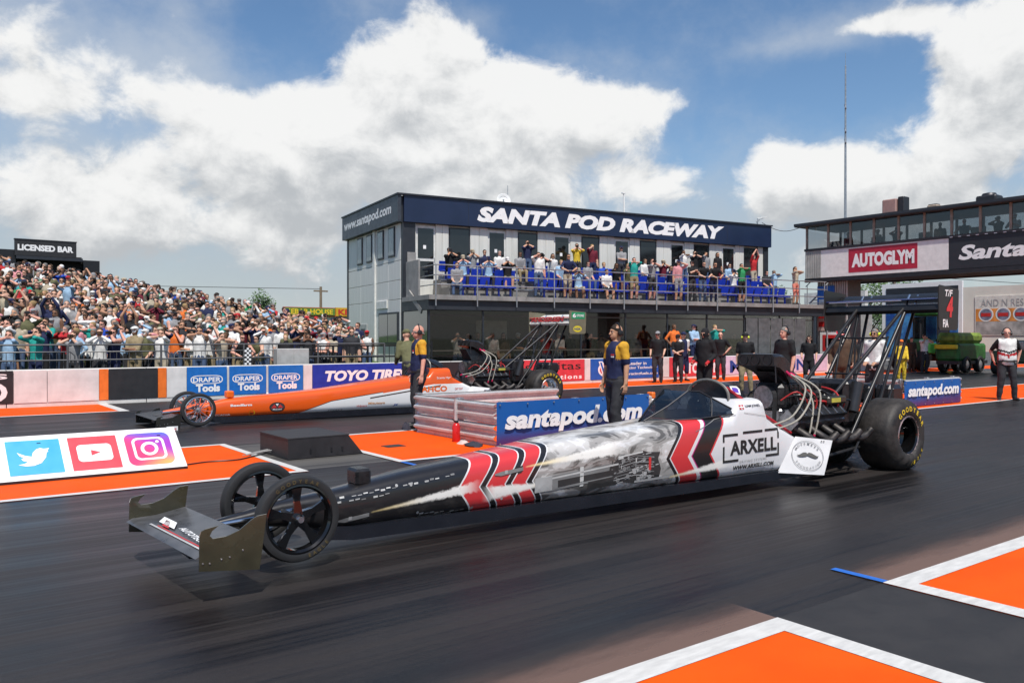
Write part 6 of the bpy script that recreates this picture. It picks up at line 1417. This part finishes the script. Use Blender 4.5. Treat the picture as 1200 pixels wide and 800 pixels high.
pose('drink', 'raising a drink', Body(wl=V3(.05,-.16,1.50), pl=V3(.7,-.1,-.8), yaw=R(-25), slim=1.08, belly=.03))
rnd = random.Random(7)
def dress(o, shirt, legs, skin, hair, shorts=False, sleeves='short', shoes='charcoal'):
    ms = [SK[skin], cloth(shirt), cloth(legs), SK[skin] if shorts else cloth(legs), cloth(shoes), hair, cloth(shirt) if sleeves == 'long' else SK[skin], SK[skin] if sleeves == 'none' else cloth(shirt)]
    for i, m in enumerate(ms): o.material_slots[i].link = 'OBJECT'; o.material_slots[i].material = m
def spectator(k, loc, rz, shirt, legs, where, group, shorts=False, sleeves=None, hair=None, skin=None, sc_=None, hatcol=None):
    me, phrase, kw = PO[k]
    o = bpy.data.objects.new('spectator', me); C.objects.link(o); o.location = loc; o.rotation_euler = (0,0,rz); s = sc_ or rnd.uniform(.93,1.05); o.scale = (s,s,s)
    sk = rnd.choice((0,0,1,1,2,2,3)) if skin is None else skin
    if kw.get('hat'): hm = cloth(hatcol or rnd.choice(('black','navy','white','red','grey','beige','charcoal','black')))
    else: hm = HR[hair or rnd.choice(('dark','dark','brown','dark','brown','grey','fair'))]
    dress(o, shirt, legs, sk, hm, shorts, sleeves or rnd.choice(('short','short','short','long','none','none')))
    tag(o, 'spectator in %s top and %s %s %s, %s' % (shirt, legs, 'shorts' if shorts else 'trousers', phrase, where), 'person', group); return o
# crowd on the grass bank
tops = ['white']*11+['black']*9+['grey']*7+['navy']*4+['light blue']*3+['beige']*5+['charcoal']*4+['red','maroon','teal','pink','pink','olive','olive','royal blue','orange','green','brown','khaki']
bots = ['denim']*5+['charcoal']*4+['black']*3+['khaki']*3+['navy']*2+['beige']
poses = ['shade']*4+['shade_cap']*5+['camera']*6+['ears']*5+['ears_w']*3+['folded']*4+['look']*5+['phone']*4+['drink']*4+['down']*4+['down_w']*2+['aloft']*1+['hips']*2+['chest']*5
cf, sf = math.cos(TH), math.sin(TH)
def pxof(x, y): return 600+968*(sf*x-cf*y)/(cf*x+sf*y)
spots = []
y = 23.75; row = 0
while y < 39.5:
    x = -.5+.3*(row % 2)
    while x < 18.5:
        xx = x+rnd.uniform(-.17,.17); yy = y+rnd.uniform(-.2,.2)
        p = pxof(xx, yy); ok = -25 < p < (430 if yy < 26.6 else 404)
        if xx > 11.5 and yy > 35.5-(xx-11.5)*2.4: ok = False
        if yy > 36.0 and xx > 8.5: ok = ok and rnd.random() < .35
        if ok and rnd.random() > .06+.30*max(0, mnoise.noise(Vector((xx*.55, yy*.55, 3)))) and not (yy > 39.2 and xx < 8): spots.append((yy*1.0, xx, yy))
        x += .57
    y += .62 if y > 25 else .55; row += 1
spots.sort(key=lambda a: cf*a[1]+sf*a[2])
stuff = MB; rest = spots[300:]
for i, (_, x, y) in enumerate(spots[:300]):
    fr = y < 24.1
    k = rnd.choice(poses) if not fr else rnd.choice(['lean','lean','ears','camera','folded','down','ears_w','chest','shade'])
    spectator(k, (x, y, bank_z(x, y)-.01), R(rnd.uniform(-75, 10)), rnd.choice(tops), rnd.choice(bots), 'at the rail' if fr else 'on the bank', 'spectators on the grass bank', shorts=rnd.random() < .35)
# the farther rows as one mass
vs, fs, mi = [], [], []; pal = []; cache = {}
mats = []
def mid(m):
    if m not in mats: mats.append(m)
    return mats.index(m)
allv = []; allf = []; allm = []; base = 0
for (_, x, y) in rest:
    me = PO[rnd.choice(poses)][0]
    if me.name not in cache:
        v = np.empty(len(me.vertices)*3); me.vertices.foreach_get('co', v); cache[me.name] = (v.reshape(-1,3), [tuple(p.vertices) for p in me.polygons], [p.material_index for p in me.polygons])
    v, f, m = cache[me.name]; a = R(rnd.uniform(-75,10)); s = rnd.uniform(.93,1.05); c_, s_ = math.cos(a)*s, math.sin(a)*s
    allv.append(np.column_stack((v[:,0]*c_-v[:,1]*s_+x, v[:,0]*s_+v[:,1]*c_+y, v[:,2]*s+bank_z(x,y)-.01)))
    sk = SK[rnd.choice((0,0,1,1,2,2,3))]; t_ = cloth(rnd.choice(tops)); l_ = cloth(rnd.choice(bots)); sh_ = rnd.random() < .35
    sl = [mid(q) for q in (sk, t_, l_, sk if sh_ else l_, cloth('charcoal'), HR[rnd.choice(('dark','dark','brown','grey'))] if rnd.random() < .7 else cloth(rnd.choice(('black','navy','white','beige','grey'))), sk, t_)]
    allf += [tuple(i+base for i in q) for q in f]; allm += [sl[q] for q in m]; base += len(v)
me = bpy.data.meshes.new('crowd'); me.from_pydata(np.vstack(allv).tolist(), [], allf)
for m in mats: me.materials.append(m)
me.polygons.foreach_set('material_index', allm); me.polygons.foreach_set('use_smooth', [True]*len(me.polygons)); me.update()
cr_ = link('crowd', me); cr_['kind'] = 'stuff'; cr_['label'] = 'dense rows of spectators higher up the grass bank'; cr_['category'] = 'crowd'
rail_m = M('rail_dark_grey', (.13,.13,.135), .5, .5)
# front rail of the crowd
rf = thing('spectator_railing', 'long grey tube railing along the foot of the spectator bank', 'railing', (4, 23.05, 0))
for k in range(8):
    x = -3.2+2.2*k; MB().cyl((x,23.05,0),(x,23.05,1.43), .028, n=8).obj('post', rail_m, rf, smooth=True)
for z in (1.43, 1.05): MB().cyl((-3.2,23.05,z),(12.2,23.05,z), .022, n=8).obj('rail', rail_m, rf, smooth=True)
cbm = MB(); 
def cb_parts():
    r = thing('crowd_barrier', 'grey steel crowd barrier with upright bars behind the front railing', 'barrier', (0,0,0), 'crowd barriers at the foot of the bank')
    LOCAL[r.name] = Vector((0,0,0))
    MB().tube([(-1.1,0,.15),(-1.1,0,1.15),(-1.0,0,1.25),(1.0,0,1.25),(1.1,0,1.15),(1.1,0,.15),(-1.1,0,.15)], .019, 6).obj('frame', rail_m, r, smooth=True)
    for k in range(14): MB().cyl((-1.0+.154*k,0,.15),(-1.0+.154*k,0,1.25), .008, n=5, caps=False).obj('bar', rail_m, r)
    for x in (-.8, .8): MB().box((x-.02,-.28,0),(x+.02,.28,.03)).obj('foot', rail_m, r); MB().cyl((x,0,.02),(x,0,.16), .015, n=5).obj('leg', rail_m, r)
    return r
c0 = cb_parts(); c0.location = (.2, 23.3, 0)
for k in range(1, 5): c = dup(c0); c.location = (.2+2.3*k, 23.3, 0)
# black mesh fence and cabinet near the clubhouse
bfn = thing('black_fence', 'black panel fence in front of the photographers beside the clubhouse', 'fence', (12, 23.2, 0))
for k in range(4):
    x = 9.4+1.15*k; MB().cyl((x,23.2,0),(x,23.2,1.38), .035, n=8).obj('post', black, bfn)
    MB().box((x+.05,23.19,.15),(x+1.10,23.21,.70)).obj('panel', M('fence_dark', (.02,.02,.022), .8), bfn)
    for z in (1.34, 1.0): MB().box((x,23.17,z),(x+1.15,23.23,z+.05)).obj('rail', black, bfn)
    for j in range(5): MB().cyl((x+.15+.2*j,23.2,.7),(x+.15+.2*j,23.2,1.34), .012, n=5).obj('bar', black, bfn)
MB().cyl((14.0,23.2,0),(14.0,23.2,1.5), .035, n=8).obj('post', black, bfn)
kb2 = thing('grey_cabinet', 'plain grey metal cabinet standing in front of the black fence', 'cabinet', (9.2, 22.7, 0))
MB().bbox((8.6,22.62,0),(9.55,22.95,1.30),.02).obj('housing', M('cabinet_grey', (.36,.36,.35), .5), kb2); MB().box((8.63,22.61,.1),(9.06,22.625,1.25)).obj('door', M('cabinet_door', (.38,.38,.37), .5), kb2); MB().box((9.09,22.61,.1),(9.52,22.625,1.25)).obj('door', M('cabinet_door'), kb2)
fl_ = thing('chequered_flag', 'narrow black and white chequered banner on the crowd railing', 'flag', (7.9, 23.0, .8))
for i in range(3):
    for j in range(8): MB().box((7.8+.06*i,22.995,.85+.06*j),(7.86+.06*i,23.0,.91+.06*j)).obj('square', black if (i+j) % 2 else print_white, fl_)
# balcony spectators ---------------------------------------------------------
def bu(px, v):
    """distance along the clubhouse front where a sight line meets the row at depth v"""
    k = (px-600)/968; p = b2w(0, v); d = Vector((math.cos(BA), math.sin(BA)))
    A = sf*p.x-cf*p.y-k*(cf*p.x+sf*p.y); Bq = (sf*d.x-cf*d.y)-k*(cf*d.x+sf*d.y); return -A/Bq
ROWS = {'f': (-2.42,3.15), 'm': (-1.35,3.50), 'b': (-.50,3.84), 's': (-1.9,3.16)}
bal = [(525,'b','sit_cam','black','black',0),(541,'m','sit_cam','light blue','charcoal',0),(552,'b','sit_cam','grey','denim',0),(566,'b','sit','navy','denim',0),(571,'m','sit_cam','light blue','charcoal',0),(607,'b','sit','grey','khaki',0),(631,'f','shade','white','denim',0),(633,'b','sit_cam','black','denim',0),(655,'m','sit','light blue','navy',0),(676,'b','camera','yellow','charcoal',0),(694,'b','shade','maroon','navy',1),(676,'s','sit_cam','light blue','beige',1),(705,'m','sit','royal blue','denim',0),(708,'s','sit','white','charcoal',1),(719,'m','sit_w','black','navy',1),(733,'m','sit_w','olive','charcoal',1),(743,'f','ears','teal','khaki',1),(764,'f','camera','grey','charcoal',1),(795,'f','shade_cap','pink','grey',1),(801,'b','ears','white','denim',0),(814,'b','camera','black','charcoal',0),(811,'f','chest','black','charcoal',0),(823,'f','lean','black','denim',0),(836,'f','lean','black','navy',0),(841,'b','down_w','black','maroon',0),(869,'f','ears','green','black',1),(883,'b','aloft','red','beige',1),(907,'b','ears','light blue','charcoal',0),(932,'f','ears_w','beige','salmon',1)]
bal += [(534,'s','sit','grey','denim',0),(583,'b','sit','white','navy',0),(593,'m','sit_cam','black','khaki',1),(618,'b','camera','navy','denim',0),(645,'b','sit_w','white','denim',0),(665,'f','lean','navy','beige',1),(686,'m','sit','grey','denim',0),(728,'b','folded','grey','charcoal',0),(753,'b','sit','white','navy',0),(775,'b','sit_cam','maroon','denim',0),(783,'m','sit_w','navy','denim',0),(827,'b','shade','grey','denim',0),(852,'b','sit','light blue','khaki',1),(857,'m','sit_cam','white','denim',0),(895,'m','sit','charcoal','denim',0)]
for px_, rw, k, shirt, legs, sho in bal:
    v, z = ROWS[rw]; u = bu(px_, v)
    if k.startswith('sit'): z = z-.07
    if u > 18.9: z = 3.15
    spectator(k, b2w(u, v-(.12 if k.startswith('sit') else 0), z+.003), BA+R(rnd.uniform(-25,5)), shirt, legs, 'on the balcony', 'spectators on the balcony', shorts=bool(sho), sleeves='short', sc_=.98)
# behind the ground floor glass
for px_, k, shirt, legs, v in ((536,'camera','white','denim',-2.2),(560,'down','grey','charcoal',-1.6),(590,'down_w','brown','beige',-1.9),(607,'folded','navy','denim',-1.8),(622,'down','black','charcoal',-1.2),(640,'camera','red','denim',-2.0),(692,'ears','black','khaki',-2.1),(745,'down','grey','charcoal',-1.8),(753,'hips','maroon','denim',-1.0),(668,'down','navy','charcoal',-1.0),(548,'hips','light blue','denim',-1.9),(577,'shade','white','charcoal',-2.0),(655,'folded','white','denim',-2.1),(704,'camera','beige','denim',-1.7),(722,'down_w','red','denim',-2.0),(770,'look','white','charcoal',-2.1),(860,'down','grey','denim',-1.6)):
    spectator(k, b2w(bu(px_, v), v, .016), BA+R(rnd.uniform(-20,5)), shirt, legs, 'behind the glass', 'spectators behind the glass', sleeves='short', sc_=1.0)
for px_, k, shirt, legs in ((790,'hips','orange','denim'),(813,'folded','light blue','navy'),(838,'ears','teal','denim')):
    y = 23.0; kk = (px_-600)/968; x = y*(cf+kk*sf)/(sf-kk*cf)
    o = spectator(k, (x, y, 0), R(-10), shirt, legs, 'behind the wall', 'spectators behind the far wall', sleeves='short', sc_=1.04)
    st_ = MB().bbox((x-.4,y-.25,0),(x+.4,y+.25,.30),.02).obj('step_block', M('step_grey', (.2,.2,.2), .7)); tag(st_, 'grey step block under the spectator in %s behind the wall' % shirt, 'step'); o.location.z = .302
# inside the bridge
for i, (y, k, shirt) in enumerate(((22.3,'down','red'),(20.9,'folded','beige'),(19.9,'camera','charcoal'),(18.0,'down','black'),(16.9,'hips','navy'),(15.6,'camera','black'),(14.9,'chest','white'),(13.9,'down','charcoal'),(12.8,'folded','black'))):
    spectator(k, (BX+1.25+.15*(i % 2), y, 4.952), R(-90+rnd.uniform(-30,30)), shirt, 'charcoal', 'in the bridge', 'people inside the bridge', sc_=.98)
